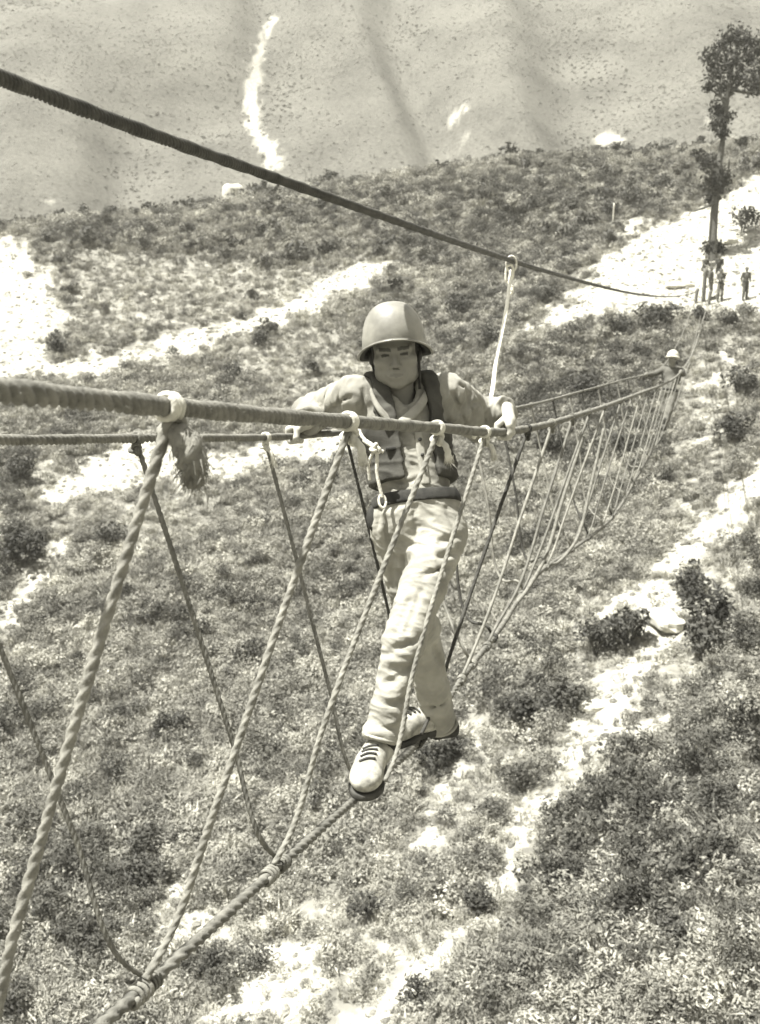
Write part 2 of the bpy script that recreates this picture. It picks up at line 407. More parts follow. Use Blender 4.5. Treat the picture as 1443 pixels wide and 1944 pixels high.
def build_ground():
    az = np.unique(np.concatenate([np.linspace(-180, -60, 16), np.linspace(-60, -28, 24), np.linspace(-28, 28, 300), np.linspace(28, 60, 24), np.linspace(60, 180, 16)]))
    rr = np.concatenate([[2.0, 5.0], np.geomspace(8, 130, 300), np.geomspace(131.5, 400, 130)])
    A, R = np.meshgrid(np.radians(az), rr, indexing='ij')
    X, Y = R * np.sin(A), R * np.cos(A)
    Zg = np.zeros_like(X)
    for k in range(0, len(az), 10): Zg[k:k+10] = height(X[k:k+10], Y[k:k+10])
    V = np.stack([X, Y, Zg], -1).reshape(-1, 3)
    m_ = soil_mask(V[:, 0], V[:, 1])
    na, nr = X.shape
    i = np.arange(na - 1)[:, None] * nr; j = np.arange(nr - 1)[None, :]
    F = np.stack([i + j, i + nr + j, i + nr + j + 1, i + j + 1], -1).reshape(-1, 4)
    full = bpy.data.meshes.new('tmp'); full.from_pydata(V.tolist(), [], F.tolist()); full.update()
    NV = np.zeros(len(V) * 3); full.vertices.foreach_get('normal', NV); NV = NV.reshape(-1, 3)
    if NV[:, 2].mean() < 0: F = F[:, ::-1]; NV = -NV
    fm = m_[F].mean(1); fr = R.reshape(-1)[F].mean(1)
    sel = {'mountain': fr > 118, 'dirt_path': (fr <= 118) & (fm > .5)}
    sel['ground'] = ~(sel['mountain'] | sel['dirt_path'])
    labels = {'mountain': 'far grassy mountain face with gullies and a pale slip', 'dirt_path': 'pale bare earth of the trails and clearing on the slope',
              'ground': 'scrubby hillside below the rope bridge'}
    for nm, s_ in sel.items():
        f = F[s_]; u, inv = np.unique(f, return_inverse=True); f = inv.reshape(f.shape)
        o = mesh_obj(nm, V[u], f, MOUNTAIN if nm == 'mountain' else GROUND)
        at = o.data.attributes.new('soil', 'FLOAT', 'POINT'); at.data.foreach_set('value', m_[u].astype(np.float32))
        o.data.normals_split_custom_set_from_vertices(NV[u].tolist())
        tag(o, labels[nm], None, None, 'structure')
build_ground()

# ------------------------------------------------------------------ vegetation
LEAF = mat('scrub_leaf', .14, .36, scale=3, rough=.7, rand=.5, transl=.2, spec=.15, patch=.5)
MTLEAF = mat('mountain_leaf', .105, .19, scale=3, rough=.7, rand=.3, transl=.2, spec=.1)
MIDLEAF = mat('scrub_dark_leaf', .04, .105, scale=3, rough=.65, rand=.35, transl=.2, spec=.15, patch=.3)
DARKLEAF = mat('dark_shrub_leaf', .03, .08, scale=3, rough=.65, rand=.3, transl=.15, spec=.2)
BLADE = mat('grass_blade', .20, .38, scale=2, rough=.75, rand=.35, transl=.25, spec=.12, patch=.4)
BARK = mat('bark', .05, .10, scale=12, rough=.9, bump=.4)

def leaf_cloud(n, rad, hgt, size, seed, lumps=5, flat=0.0):
    """leaf-sized faces spread through several uneven lumps"""
    g = np.random.default_rng(seed)
    lc = np.stack([g.normal(0, .42, lumps) * rad, g.normal(0, .42, lumps) * rad, g.uniform(.35, .8, lumps) * hgt], -1)
    lr = g.uniform(.35, .6, lumps)
    V = []; F = []
    for k in range(n):
        q = g.integers(lumps); d = unit(g.normal(0, 1, 3)); t = lr[q] * (g.uniform(.25, 1.0) ** .5)
        c = lc[q] + d * t * np.array([rad, rad, hgt * .62]); c[2] = max(c[2], .03 * hgt)
        nrm = unit(d * .6 + g.normal(0, .6, 3) + np.array([0, 0, .5])); a = unit(np.cross(nrm, g.normal(0, 1, 3))); b = np.cross(nrm, a)
        s = size * g.uniform(.6, 1.3); base = len(V)
        V += [c - a*s, c + b*s*.42 - nrm*s*.12, c + a*s*1.05 + nrm*s*.1, c - b*s*.42 - nrm*s*.12]; F.append((base, base+1, base+2, base+3))
    return np.array(V), F
def grass_tuft(n, spread, hgt, seed, wid=.014):
    g = np.random.default_rng(seed); V = []; F = []
    for k in range(n):
        a = g.uniform(0, 2*np.pi); r0 = spread * .45 * math.sqrt(g.uniform()); p0 = np.array([r0*math.cos(a), r0*math.sin(a), -.05])
        d = np.array([math.cos(a + g.normal(0, .7)), math.sin(a + g.normal(0, .7)), 0]); h = hgt * g.uniform(.45, 1.1); lean = g.uniform(.15, .9) * h
        p1 = p0 + d * lean * .35 + np.array([0, 0, h * .62]); p2 = p0 + d * lean + np.array([0, 0, h * g.uniform(.75, 1.0)])
        s = np.array([-d[1], d[0], 0]); w0 = wid * g.uniform(.7, 1.5); b = len(V)
        V += [p0 - s*w0, p0 + s*w0, p1 + s*w0*.9, p1 - s*w0*.9, p2]; F += [(b, b+1, b+2, b+3), (b+3, b+2, b+4)]
    return np.array(V), F
def weed(n, rad, hgt, size, seed):
    """upright leafy stems and blades mixed"""
    v1, f1 = grass_tuft(n, rad * 1.6, hgt, seed, .012); v2, f2 = leaf_cloud(n, rad, hgt * .8, size, seed + 1, 4)
    return join_geo([(v1, f1), (v2, f2)])

PROTO = {}
def proto(key, geos, m):
    PROTO[key] = [mesh_obj('clump', v, f, m, smooth=False, link=False) for v, f in geos]
proto('grass', [grass_tuft(46, .6, .33, s, .011) for s in range(6)] , BLADE)
proto('weed', [leaf_cloud(190, .36, .46, .042, 20 + s, 7) for s in range(5)] + [weed(60, .34, .36, .045, 30 + s) for s in range(3)], LEAF)
proto('shrub', [leaf_cloud(300, .5, .72, .05, 40 + s, 8) for s in range(5)], MIDLEAF)
proto('far', [leaf_cloud(60, .75, .34, .15, 60 + s, 7) for s in range(5)], MTLEAF)
proto('fardark', [leaf_cloud(60, .55, .9, .19, 70 + s, 5) for s in range(4)], MIDLEAF)

proto('gully', [leaf_cloud(60, .6, .6, .16, 80 + s, 6) for s in range(4)], mat('gully_leaf', .075, .135, scale=3, rough=.7, rand=.35, transl=.2, spec=.1))
def scatter(name, pts, scl, keys, label):
    """one uncountable mass of small plants: instances on a cloud of ground points"""
    protos = [o for k in keys for o in PROTO[k]]
    me = bpy.data.meshes.new(name); me.from_pydata(pts.tolist(), [], []); n = len(pts)
    def attr(nm, ty, arr, fld='value'):
        a = me.attributes.new(nm, ty, 'POINT'); a.data.foreach_set(fld, arr.astype(np.float32 if ty != 'INT' else np.int32).ravel())
    attr('rot', 'FLOAT_VECTOR', np.stack([rng.normal(0, .16, n), rng.normal(0, .16, n), rng.uniform(0, 6.28, n)], -1), 'vector')
    attr('scl', 'FLOAT_VECTOR', np.stack([scl * rng.uniform(.8, 1.25, n), scl * rng.uniform(.8, 1.25, n), scl * rng.uniform(.75, 1.25, n)], -1), 'vector')
    attr('pick', 'INT', rng.integers(0, len(protos), n))
    o = bpy.data.objects.new(name, me); COL.objects.link(o)
    g = bpy.data.node_groups.new(name + '_nodes', 'GeometryNodeTree')
    g.interface.new_socket('Geometry', in_out='INPUT', socket_type='NodeSocketGeometry'); g.interface.new_socket('Geometry', in_out='OUTPUT', socket_type='NodeSocketGeometry')
    N = g.nodes; L = g.links
    gi = N.new('NodeGroupInput'); go = N.new('NodeGroupOutput'); ip = N.new('GeometryNodeInstanceOnPoints'); jn = N.new('GeometryNodeJoinGeometry')
    for p in protos:
        oi = N.new('GeometryNodeObjectInfo'); oi.inputs['Object'].default_value = p; oi.inputs['As Instance'].default_value = True
        L.new(oi.outputs['Geometry'], jn.inputs[0])
    def named(nm, ty):
        q = N.new('GeometryNodeInputNamedAttribute'); q.data_type = ty; q.inputs['Name'].default_value = nm; return q.outputs[0]
    e2r = N.new('FunctionNodeEulerToRotation')
    L.new(gi.outputs[0], ip.inputs['Points']); L.new(jn.outputs[0], ip.inputs['Instance']); ip.inputs['Pick Instance'].default_value = True
    L.new(named('pick', 'INT'), ip.inputs['Instance Index']); L.new(named('rot', 'FLOAT_VECTOR'), e2r.inputs[0]); L.new(e2r.outputs[0], ip.inputs['Rotation'])
    L.new(named('scl', 'FLOAT_VECTOR'), ip.inputs['Scale']); L.new(ip.outputs[0], go.inputs[0])
    md = o.modifiers.new('scatter', 'NODES'); md.node_group = g
    return tag(o, label, None, None, 'stuff')
def sample_ground(n, r0, r1, power=2.0, half=27):
    az = np.radians(rng.uniform(-half, half, n)); u = rng.uniform(0, 1, n)
    r = (r0 ** power + u * (r1 ** power - r0 ** power)) ** (1 / power)
    x, y = r * np.sin(az), r * np.cos(az)
    z = np.concatenate([height(a, b) for a, b in zip(np.array_split(x, max(1, n // 4000)), np.array_split(y, max(1, n // 4000)))])
    return np.stack([x, y, z], -1), soil_mask(x, y)
def patches(p, f, seed): return np.clip(.5 + fbm(p[:, 0], p[:, 1], f, 3, seed) * .9, 0, 1)

p, m_ = sample_ground(62000, 9, 88, 1.35)
keep = rng.uniform(0, 1, len(p)) > np.clip(m_ * 1.45 - .06, 0, .965)
p, m_ = p[keep], m_[keep]; pt = patches(p, .55, 2)
isweed = rng.uniform(0, 1, len(p)) < .5 + .5 * pt
rr_ = np.hypot(p[:, 0], p[:, 1])
scatter('grass', p[~isweed], rng.uniform(.55, 1.15, (~isweed).sum()) * (.85 + rr_[~isweed] / 200) * (1 - .75 * m_[~isweed]), ['grass'], 'tufts of wild grass covering the near hillside')
scatter('undergrowth', p[isweed], (.45 + .9 * rng.uniform(0, 1, isweed.sum()) ** 2) * (.85 + rr_[isweed] / 150) * (1 - .75 * m_[isweed]), ['weed'], 'low leafy weeds covering the near hillside')
p, m_ = sample_ground(26000, 10, 84, 1.6)
pt = patches(p, .5, 11); tk = soil_mask(p[:, 0], p[:, 1], SCRUB)
keep = (m_ < .3) & (rng.uniform(0, 1, len(p)) < pt ** 2 * .2 + tk * (.12 + .85 * pt))
scatter('scrub', p[keep], .30 + .95 * rng.uniform(0, 1, keep.sum()) ** 2, ['shrub'], 'small dark scrub mixed into the weeds')
p, m_ = sample_ground(15000, 55, 108, 2.0)
keep = (m_ < .4) & (rng.uniform(0, 1, len(p)) < _smooth(54, 80, np.hypot(p[:, 0], p[:, 1])) * (.25 + .75 * patches(p, .12, 4)))
scatter('hill_scrub', p[keep], (.4 + 1.0 * rng.uniform(0, 1, keep.sum()) ** 2), ['fardark', 'shrub', 'weed', 'weed'], 'dark scrub along the crest of the near hill')
p, m_ = sample_ground(120000, 138, 330, 2.0)
keep = (m_ < .45) & (rng.uniform(0, 1, len(p)) < .12 + .88 * patches(p, .05, 6) ** 1.5)
pm_, mm_ = p, m_
scatter('mountain_scrub', p[keep], rng.uniform(.2, .45, keep.sum()) * rng.choice([.6, .8, 1.0, 1.5], keep.sum(), p=[.42, .34, .2, .04]), ['far'], 'fine scrub dotting the far mountain face')

def pebble(seed):
    g = np.random.default_rng(seed); V = []; nu, nv = 7, 5
    for j in range(nv + 1):
        for i in range(nu):
            ph, th = math.pi * j / nv, 2 * math.pi * i / nu; k = g.uniform(.75, 1.15); V.append([math.sin(ph)*math.cos(th)*k*.5, math.sin(ph)*math.sin(th)*k*.4, math.cos(ph)*k*.28])
    return np.array(V), [(j*nu+i, (j+1)*nu+i, (j+1)*nu+(i+1) % nu, j*nu+(i+1) % nu) for j in range(nv) for i in range(nu)]
proto('pebble', [pebble(s) for s in range(5)], mat('pebble_stone', .12, .30, scale=4, rough=.9, rand=.5))
p, m_ = sample_ground(32000, 10, 75, 1.5)
keep = (m_ > .3)
scatter('gravel', p[keep], .04 + .28 * rng.uniform(0, 1, keep.sum()) ** 5, ['pebble'], 'loose stones strewn over the bare earth of the trails')
p, m_ = sample_ground(30000, 10, 80, 1.5)
keep = (m_ > .35) & (rng.uniform(0, 1, len(p)) < patches(p, .9, 15) ** 2 * .8)
scatter('weeds', p[keep], .15 + .35 * rng.uniform(0, 1, keep.sum()) ** 2, ['weed', 'grass'], 'sparse low weeds on the bare earth')

gl = h_far(pm_[:, 0], pm_[:, 1], True)
keep = (mm_ < .3) & (rng.uniform(0, 1, len(pm_)) < .008 + .3 * np.clip((gl - .55) / .45, 0, 1) ** 1.5 * patches(pm_, .09, 3))
scatter('gully_scrub', pm_[keep] + np.array([0, 0, -.05]), .2 + .55 * rng.uniform(0, 1, keep.sum()) ** 2, ['gully'], 'darker bushes following the gullies of the far mountain')

# single shrubs one can pick out
SHRUB = [mesh_obj('crown', *leaf_cloud(420, .55, .8, .075, 90 + s, 8), DARKLEAF, smooth=False, link=False) for s in range(5)]
def stem_geo(seed):
    g = np.random.default_rng(seed); parts = []
    for k in range(5):
        a = g.uniform(0, 6.28); e = np.array([.3*math.cos(a), .3*math.sin(a), .55]); parts.append(rope_geo([(0,0,-.1), e*.5 + np.array([0,0,.08]), e], .018, 3, step=.1, sides=5, amp=0))
    return join_geo(parts)
STEM = [mesh_obj('stem', *stem_geo(s), BARK, link=False) for s in range(3)]
NSH = 0
def shrub(px, py, s, label, group=None, squash=1.0):
    """px,py: the foot of the shrub"""
    global NSH
    s *= .72; c = cast(px, py); e = empty('shrub', c); tag(e, label, 'shrub', group)
    for src in (SHRUB[NSH % 5], STEM[NSH % 3]):
        o = src.copy(); COL.objects.link(o); o.parent = e
    e.rotation_euler = (0, 0, NSH * 2.4); e.scale = (s, s, s * squash); NSH += 1
    return e
for a in [
    (312,1405,1.5,'dark bushy shrub alone left of the second hanging rope'),
    (272,1620,1.3,'small dark shrub beside the nearest hanging rope, low in the picture'),
    (268,1690,1.35,'dark shrub above the pale patch where the foot rope ends'),
    (382,1205,1.0,'small dark shrub behind the far hanging rope left of the soldier'),
    (112,675,2.2,'rounded dark shrub at the bend of the pale trail on the left edge'),
    (30,1075,2.8,'big dark shrub at the left edge below the bare patch'),
    (45,915,2.2,'dark shrub at the left edge under the far hand rope'),
    (205,1040,1.8,'shrub just under the pale patch left of the nearest hanging rope'),
    (170,1835,1.1,'dark shrub near the bottom left corner'),
    (1000,1390,1.8,'dark wide shrub left of the broad pale trail'),
    (1060,1350,1.7,'dark shrub above the flat white stone'),
    (1195,1225,2.0,'darkest shrub directly below the white slab'),
    (1130,1245,1.9,'shrub next to the dark one below the white slab'),
    (820,1470,1.5,'dark shrub below the soldier\'s rear foot'),
    (860,1440,1.2,'small shrub right of the soldier\'s rear foot'),
    (1105,760,2.4,'dark tall shrub under the two hand ropes beyond the soldier'),
    (1045,870,2.2,'dark shrub beneath the hand rope just past the gripping hand'),
    (1165,640,2.0,'shrub below the clearing at the start of the bank'),
    (1232,630,2.4,'large shrub at the clearing edge left of the second soldier'),
    (1272,612,1.8,'shrub at the clearing edge above the second soldier'),
    (1326,612,1.5,'small black shrub beside the rising hand rope at the clearing'),
    (1385,625,1.6,'shrub below the three standing men'),
    (1415,600,1.1,'little shrub at the lip right below the standing men'),
    (1410,440,2.6,'dark bush on the bank right of the tree trunk'),
    (1150,415,2.4,'dark shrub on the crest beside the white post'),
    (1205,395,2.6,'thick dark shrub on the crest right of the white post'),
    (1262,370,2.4,'dark shrub at the top of the pale bank'),
    (865,600,2.2,'dark shrub right of the soldier\'s helmet'),
    (925,660,1.9,'shrub between the helmet and the white safety line'),
    (490,655,1.8,'dark shrub below the pale trail left of the helmet'),
    (450,720,1.7,'dark shrub over the near hand rope left of the soldier'),
    (1180,870,1.9,'dark shrub behind the far end of the hanging ropes'),
    (1400,745,2.0,'dark shrub on the right edge above the long trail'),
    (1385,840,1.9,'shrub on the right edge just above the long trail'),
    (1300,1130,1.7,'shrub right of the white slab'),
    (1360,1190,2.0,'dark shrub at the right edge beside the slab'),
    (905,1740,1.0,'dark shrub on the lower trail\'s left bank'),
    (490,1835,.9,'dark shrub under the lower end of the foot rope'),
    (410,1840,.9,'dark shrub between the two pale patches at the bottom'),
    (1180,1760,.8,'small dark shrub in the weeds low on the right side'),
    (1290,1800,.9,'dark leafy shrub near the bottom right corner'),
    (1330,1250,1.8,'dark shrub right of the broad pale trail'),
    (700,1740,.9,'shrub in the middle bottom left of the lower trail'),
    (800,1900,.9,'dark shrub right where the trail leaves the bottom'),
]: shrub(*a)

# ------------------------------------------------------------------ the lone tree above the clearing
def tree():
    base = cast(1352, 492); D = float(base @ np.array([0, CP, -SP]))
    e = empty('tree', base); tag(e, 'tall thin ragged tree standing on the pale bank behind the men', 'tree')
    q = lambda px, py, dz=0: P(px, py, D + dz)
    tr = [q(1352, 500), q(1354, 440), q(1358, 385), q(1366, 310), q(1376, 240), q(1382, 180), q(1392, 120), q(1400, 75)]
    k = D / FPX
    trunk = mesh_obj('trunk', *rope_geo(tr, 9 * k, 3, step=.12, sides=9, amp=0, taper=lambda u: 1 - .8 * u), BARK, e)
    limbs = [[(1382,185),(1405,160),(1440,140)],[(1378,205),(1360,160),(1345,130)],[(1384,170),(1420,175),(1450,165)],[(1388,140),(1375,100),(1370,75)],[(1392,120),(1430,95),(1455,80)],
             [(1372,262),(1355,240),(1350,215)],[(1364,330),(1345,315),(1330,290)],[(1358,385),(1335,395),(1312,402)],[(1364,340),(1380,330),(1385,300)],[(1380,190),(1350,170),(1340,165)]]
    g = np.random.default_rng(5)
    for l in limbs:
        dz = g.uniform(-1.2, 1.2); pts = [q(a, b, dz * i / 2) for i, (a, b) in enumerate(l)]
        mesh_obj('limb', *rope_geo(pts, 3.2 * k, 3, step=.15, sides=6, amp=0, taper=lambda u: 1 - .7 * u), BARK, e)
    lumps = [(1395,70,30),(1372,85,24),(1420,80,30),(1350,110,24),(1385,115,36),(1425,110,36),(1455,100,30),(1440,140,32),(1360,140,26),(1400,150,30),(1345,165,12),(1430,168,20),(1375,170,22),(1455,165,22),
             (1362,208,20),(1378,222,18),(1360,235,18),(1372,250,15),(1330,295,14),(1340,310,14),(1362,325,22),(1352,345,22),(1368,345,20),(1378,335,14),(1358,370,16),(1350,380,14),(1345,470,16),(1365,468,14)]
    V = []; F = []
    for (a, b, s) in lumps:
        c = q(a, b, g.normal(0, .8)); R_ = s * k
        n = int(30 + s * 9)
        for i in range(n):
            d = unit(g.normal(0, 1, 3)); pnt = c + d * R_ * g.uniform(.2, 1.15) * np.array([1, 1, .85])
            nr = unit(g.normal(0, 1, 3)); u_ = unit(np.cross(nr, g.normal(0, 1, 3))); v_ = np.cross(nr, u_); z = .12 * g.uniform(.6, 1.4); o_ = len(V)
            V += [pnt - u_*z, pnt + v_*z*.5, pnt + u_*z, pnt - v_*z*.5]; F.append((o_, o_+1, o_+2, o_+3))
    mesh_obj('crown', np.array(V), F, mat('tree_leaf', .018, .05, scale=3, rough=.7, spec=.1), e, smooth=False)
tree()

# ------------------------------------------------------------------ stones and post
STONE = mat('pale_stone', .40, .58, scale=4, rough=.9, bump=.5, bscale=9)
def rock(px, py, wx, wy, wz, label, name='rock', rz=0.0, seed=0, sink=.2):
    c = cast(px, py); g = np.random.default_rng(seed); V = []; nu, nv = 16, 10
    for j in range(nv + 1):
        ph = math.pi * j / nv
        for i in range(nu):
            th = 2 * math.pi * i / nu; d = np.array([math.sin(ph)*math.cos(th), math.sin(ph)*math.sin(th), math.cos(ph)])
            e_ = .55; d = np.sign(d) * np.abs(d) ** e_; d *= 1 + .16 * mnoise.noise(Vector(d * 1.7) + Vector((seed*3.1, 0, 0)))
            V.append([d[0]*wx/2, d[1]*wy/2, d[2]*wz/2])
    V = np.array(V); cr, sr = math.cos(rz), math.sin(rz)
    V = V @ np.array([[cr, sr, 0], [-sr, cr, 0], [0, 0, 1]]) + c + np.array([0, 0, wz * (.5 - sink)])
    F = [(j*nu+i, (j+1)*nu+i, (j+1)*nu+(i+1) % nu, j*nu+(i+1) % nu) for j in range(nv) for i in range(nu)]
    o = mesh_obj(name, V, F, STONE, smooth=False, origin=c)
    return tag(o, label, 'rock')
rock(1262, 1190, .78, 1.3, .42, 'white squared slab beside the trail, dark shadow under its edge', 'stone_slab', .2, 1, .05)
rock(1125, 1345, .75, .5, .18, 'small flat white stone on the trail\'s left bank', 'flat_stone', .3, 2, .1)
rock(443, 382, 3.4, 3.0, 3.2, 'white boulder on the foot of the far mountain', 'boulder', .5, 3, .15)
rock(1385, 462, 1.1, .6, .35, 'light stone on the bank right of the tree foot', 'stone', .4, 4, .2)
rock(1290, 545, 1.6, .8, .3, 'grey low stone lying on the clearing left of the men', 'stone', .1, 5, .2)
def post():
    b = cast(1163, 432); t = b + np.array([.02, 0, 1.6])
    o = mesh_obj('post', *rope_geo([b - np.array([0, 0, .3]), (b + t) / 2, t], .05, 3, step=.2, sides=8, amp=0), mat('weathered_wood', .45, .6, scale=20), origin=b)
    tag(o, 'thin pale post standing on the crest left of the clearing', 'post')
post()

# ------------------------------------------------------------------ the rope bridge
ROPE_HAND = mat('hand_rope_fibre', .10, .19, scale=30, rough=.85, bump=.35, bscale=160)
ROPE_DARK = mat('wire_cable', .035, .075, scale=25, rough=.6, bump=.2, bscale=160)
ROPE_FOOT = mat('foot_rope_fibre', .08, .17, scale=22, rough=.85, bump=.35, bscale=160)
ROPE_HANG = mat('hanging_rope_fibre', .12, .24, scale=30, rough=.9, bump=.4, bscale=200)
ROPE_PALE = mat('bleached_rope_fibre', .38, .55, scale=30, rough=.9, bump=.4, bscale=200)
ROPE_WHITE = mat('white_cotton_line', .62, .75, scale=30, rough=.9, bump=.3, bscale=200)
ROPE_FRAY = mat('frayed_rope_end', .10, .20, scale=40, rough=.95, bump=.4, bscale=200)
STEEL = mat('worn_steel', .45, .6, scale=30, rough=.35, spec=.6)
BR = 0.343                                       # how far the crossing swings to the right per metre away
def cw(X, Yd, Z): return np.array([X, Z * CP - Yd * SP, -Z * SP - Yd * CP])
class Line:
    """one of the long ropes; c = its sideways offset from the camera's axis"""
    def __init__(s, c, near, px):
        s.c = c; Z = []; Y = []
        for zz, yy in near: Z.append(zz); Y.append(yy)
        for a, b in px:
            z = c / (BR - (a - CX) / FPX); Z.append(z); Y.append((b - CY) / FPX * z)
        s.Z = np.array(Z); s.Y = np.array(Y)
        s.pts = np.array([cw(-c + BR * z, y, z) for z, y in zip(s.Z, s.Y)])
        s.dense, _ = catmull(s.pts, .02)
        s.dz = s.dense @ np.array([0, CP, -SP])
    def at(s, Z): return np.array([np.interp(Z, s.dz, s.dense[:, k]) for k in range(3)])
    def tan(s, Z): return unit(s.at(Z + .06) - s.at(Z - .06))
NEAR = Line(.821, [(-2.5, .1), (-.8, 0.0), (.4, -.088)], [(0, 742), (180, 759), (340, 774), (500, 788), (660, 800), (830, 812), (955, 820), (1010, 812), (1100, 787), (1200, 752), (1290, 709), (1310, 680), (1335, 606), (1346, 568)])
FAR = Line(1.5, [(-2.5, -.1), (-.8, -.12), (.9, -.14)], [(0, 835), (260, 832), (540, 829), (640, 822), (800, 804), (1010, 768), (1100, 744), (1180, 722), (1255, 698), (1290, 645), (1312, 590), (1321, 566)])
FOOT = Line(1.16, [(-2.5, .9), (-.5, .97), (1.0, .97)], [(200, 1940), (300, 1853), (420, 1744), (520, 1653), (610, 1573), (700, 1493), (800, 1402), (880, 1284), (945, 1200), (1005, 1108), (1080, 1048), (1160, 985), (1210, 905), (1263, 812), (1300, 715), (1335, 578)])
CABLE = Line(1.16, [(-2.5, -.2), (-.6, -.42), (.6, -.57)], [(0, 147), (250, 241), (500, 330), (750, 419), (975, 496), (1100, 533), (1180, 553), (1260, 563), (1300, 560), (1335, 548)])
RN, RF, RFT = .0155, .0122, .0145
def long_rope(name, line, r, m, lay, strands, label, fine, fz=1500):
    base = line.pts[-1]
    o = mesh_obj(name, *rope_geo(line.pts, r, strands, lay, step=lambda q: max(lay / strands / 5, fine * np.linalg.norm(q)), sides=20, amp=.55, fuzz=fz, fuzz_to=8.0), m, origin=base)
    tag(o, label, 'rope'); return o
long_rope('hand_rope', NEAR, RN, ROPE_HAND, .056, 3, 'thick ridged hand rope nearest the camera, gripped at the right', .0011)
long_rope('hand_rope', FAR, RF, ROPE_HAND, .050, 3, 'thinner hand rope on the far side, held by the left fist in view', .0012)
long_rope('foot_rope', FOOT, RFT, ROPE_FOOT, .10, 3, 'single foot rope the soldier walks on', .0015)
long_rope('overhead_cable', CABLE, .0138, ROPE_DARK, .045, 4, 'dark overhead cable slanting down across the whole picture', .0012)

def stake():
    for (px, py, lab) in [(1346, 578, 'short wooden stake anchoring the ropes at the clearing\'s edge'), (1321, 574, 'low stake left of the standing men holding the far hand rope')]:
        b = cast(px, py)
        o = mesh_obj('anchor_stake', *rope_geo([b - np.array([0, 0, .4]), b + np.array([0, 0, .3]), b + np.array([.05, 0, .75])], .09, 3, step=.1, sides=9, amp=0), mat('stake_wood', .08, .16, scale=10), origin=b)
        tag(o, lab, 'stake', 'anchor stakes at the clearing')
    b = cast(1335, 572)
    v, f = rope_geo([b - np.array([0, 0, .4]), b + np.array([0, 0, 1.0]), b + np.array([0, 0, 1.75])], .11, 3, step=.2, sides=10, amp=0)
    tag(mesh_obj('cable_post', v, f, mat('stake_wood', .08), origin=b), 'stout wooden post taking the overhead cable near the men', 'post')
stake()

ORD = ['first','second','third','fourth','fifth','sixth','seventh','eighth','ninth','tenth','eleventh','twelfth','thirteenth','fourteenth','fifteenth','sixteenth','seventeenth','eighteenth','nineteenth','twentieth']
g_s = np.random.default_rng(12)
ROPE_OLD = mat('old_dark_rope_fibre', .03, .07, scale=30, rough=.9, bump=.4, bscale=200)
def hanger(line, Zt, Zf, r, side, label, style=0, slack=0.0, matl=None, foot_at=None):
    """one rope hanging from a hand rope down to the foot rope"""
    matl = matl or ROPE_HANG
    top = line.at(Zt); foot = FOOT.at(Zf) if foot_at is None else foot_at; tt = line.tan(Zt); ft = FOOT.tan(Zf)
    R_l = RN if line is NEAR else RF
    d = np.linalg.norm(top); near = Zt < 6
    e = empty('hanging_rope', foot); tag(e, label, 'rope', 'hanging ropes of the bridge')
    sag = np.array([0, 0, -1.0]) * slack + g_s.normal(0, .006, 3)
    a = top + np.array([0, 0, -R_l - r * .6]); m1 = top * .66 + foot * .34 + sag * .6; m2 = top * .3 + foot * .7 + sag
    touch = foot + unit(top - foot) * (RFT + r * .5)
    back = -ft if side > 0 else ft
    pts = [a, m1, m2, touch + unit(top - foot) * .05, touch + back * .035 + np.array([0, 0, .004])]
    st = (lambda q: max(.0045, .0018 * np.linalg.norm(q))) if near else .06
    mesh_obj('rope', *rope_geo(pts, r, 3, r * 8.5, step=st, sides=14 if near else 6, amp=.42, fuzz=420 if Zt < 3.6 else 0), matl, e)
    if Zt < 15:
        n = 16 if near else 8
        kn = mesh_obj('hitch', *rope_geo(coil_pts(top, tt, R_l + r * .28, 2.3, r * 2.6, .6, n), r * .62, 3, r * 6, step=.006 if near else .012, sides=10 if near else 6, amp=.25), ROPE_PALE if style in (1, 2) else matl, e)
        mesh_obj('foot_hitch', *rope_geo(coil_pts(FOOT.at(Zf) + back * .05, ft, RFT + r * .35, 3.2, r * 6, 1.0, n), r * .6, 3, r * 6, step=.007 if near else .014, sides=10 if near else 6, amp=.25), matl, e)
        if near:
            kc = a + np.array([0.0, 0, -.012]) + tt * .01 * side
            mesh_obj('knot', *rope_geo(knot_pts(kc, r * 2.0, tt), r * .8, 3, r * 6, step=.006, sides=9, amp=.25), ROPE_PALE if style == 1 else matl, e)
            if style in (1, 2):
                L_ = .06 if style == 1 else .085
                tp = [kc, kc + np.array([.022, -.015, -.018]) , kc + np.array([.032, -.02, -L_])]
                mesh_obj('tail', *rope_geo(tp, r * (1.0 if style == 1 else 1.7), 3, r * 7, step=.005, sides=12, amp=.3, taper=(lambda u: np.where(u < .1, 1.0, 1 + .25 * u)) if style == 1 else (lambda u: .55 + .95 * np.sin(np.pi * np.clip(u * .82 + .12, 0, 1)) ** .8)), ROPE_PALE if style == 1 else ROPE_HANG, e)
                V = []; F = []       # frayed fibres at the cut end
                for k in range(90 if style == 1 else 900):
                    s0 = tp[-1] * 1 + (np.zeros(3) if style == 1 else (tp[1] - tp[-1]) * g_s.uniform(0, .9)) + g_s.normal(0, r * (.55 if style == 1 else 1.15), 3) + np.array([0, 0, .012]); dr = unit(np.array([g_s.normal(0, .45), g_s.normal(0, .45), -1])); sd_ = unit(np.cross(dr, g_s.normal(0, 1, 3))) * .0011
                    b0 = len(V); V += [s0 - sd_, s0 + sd_, s0 + dr * g_s.uniform(.015, .035)]; F.append((b0, b0+1, b0+2))
                mesh_obj('frayed_end', np.array(V), F, ROPE_PALE if style == 1 else ROPE_HANG, e, smooth=False)
    return e
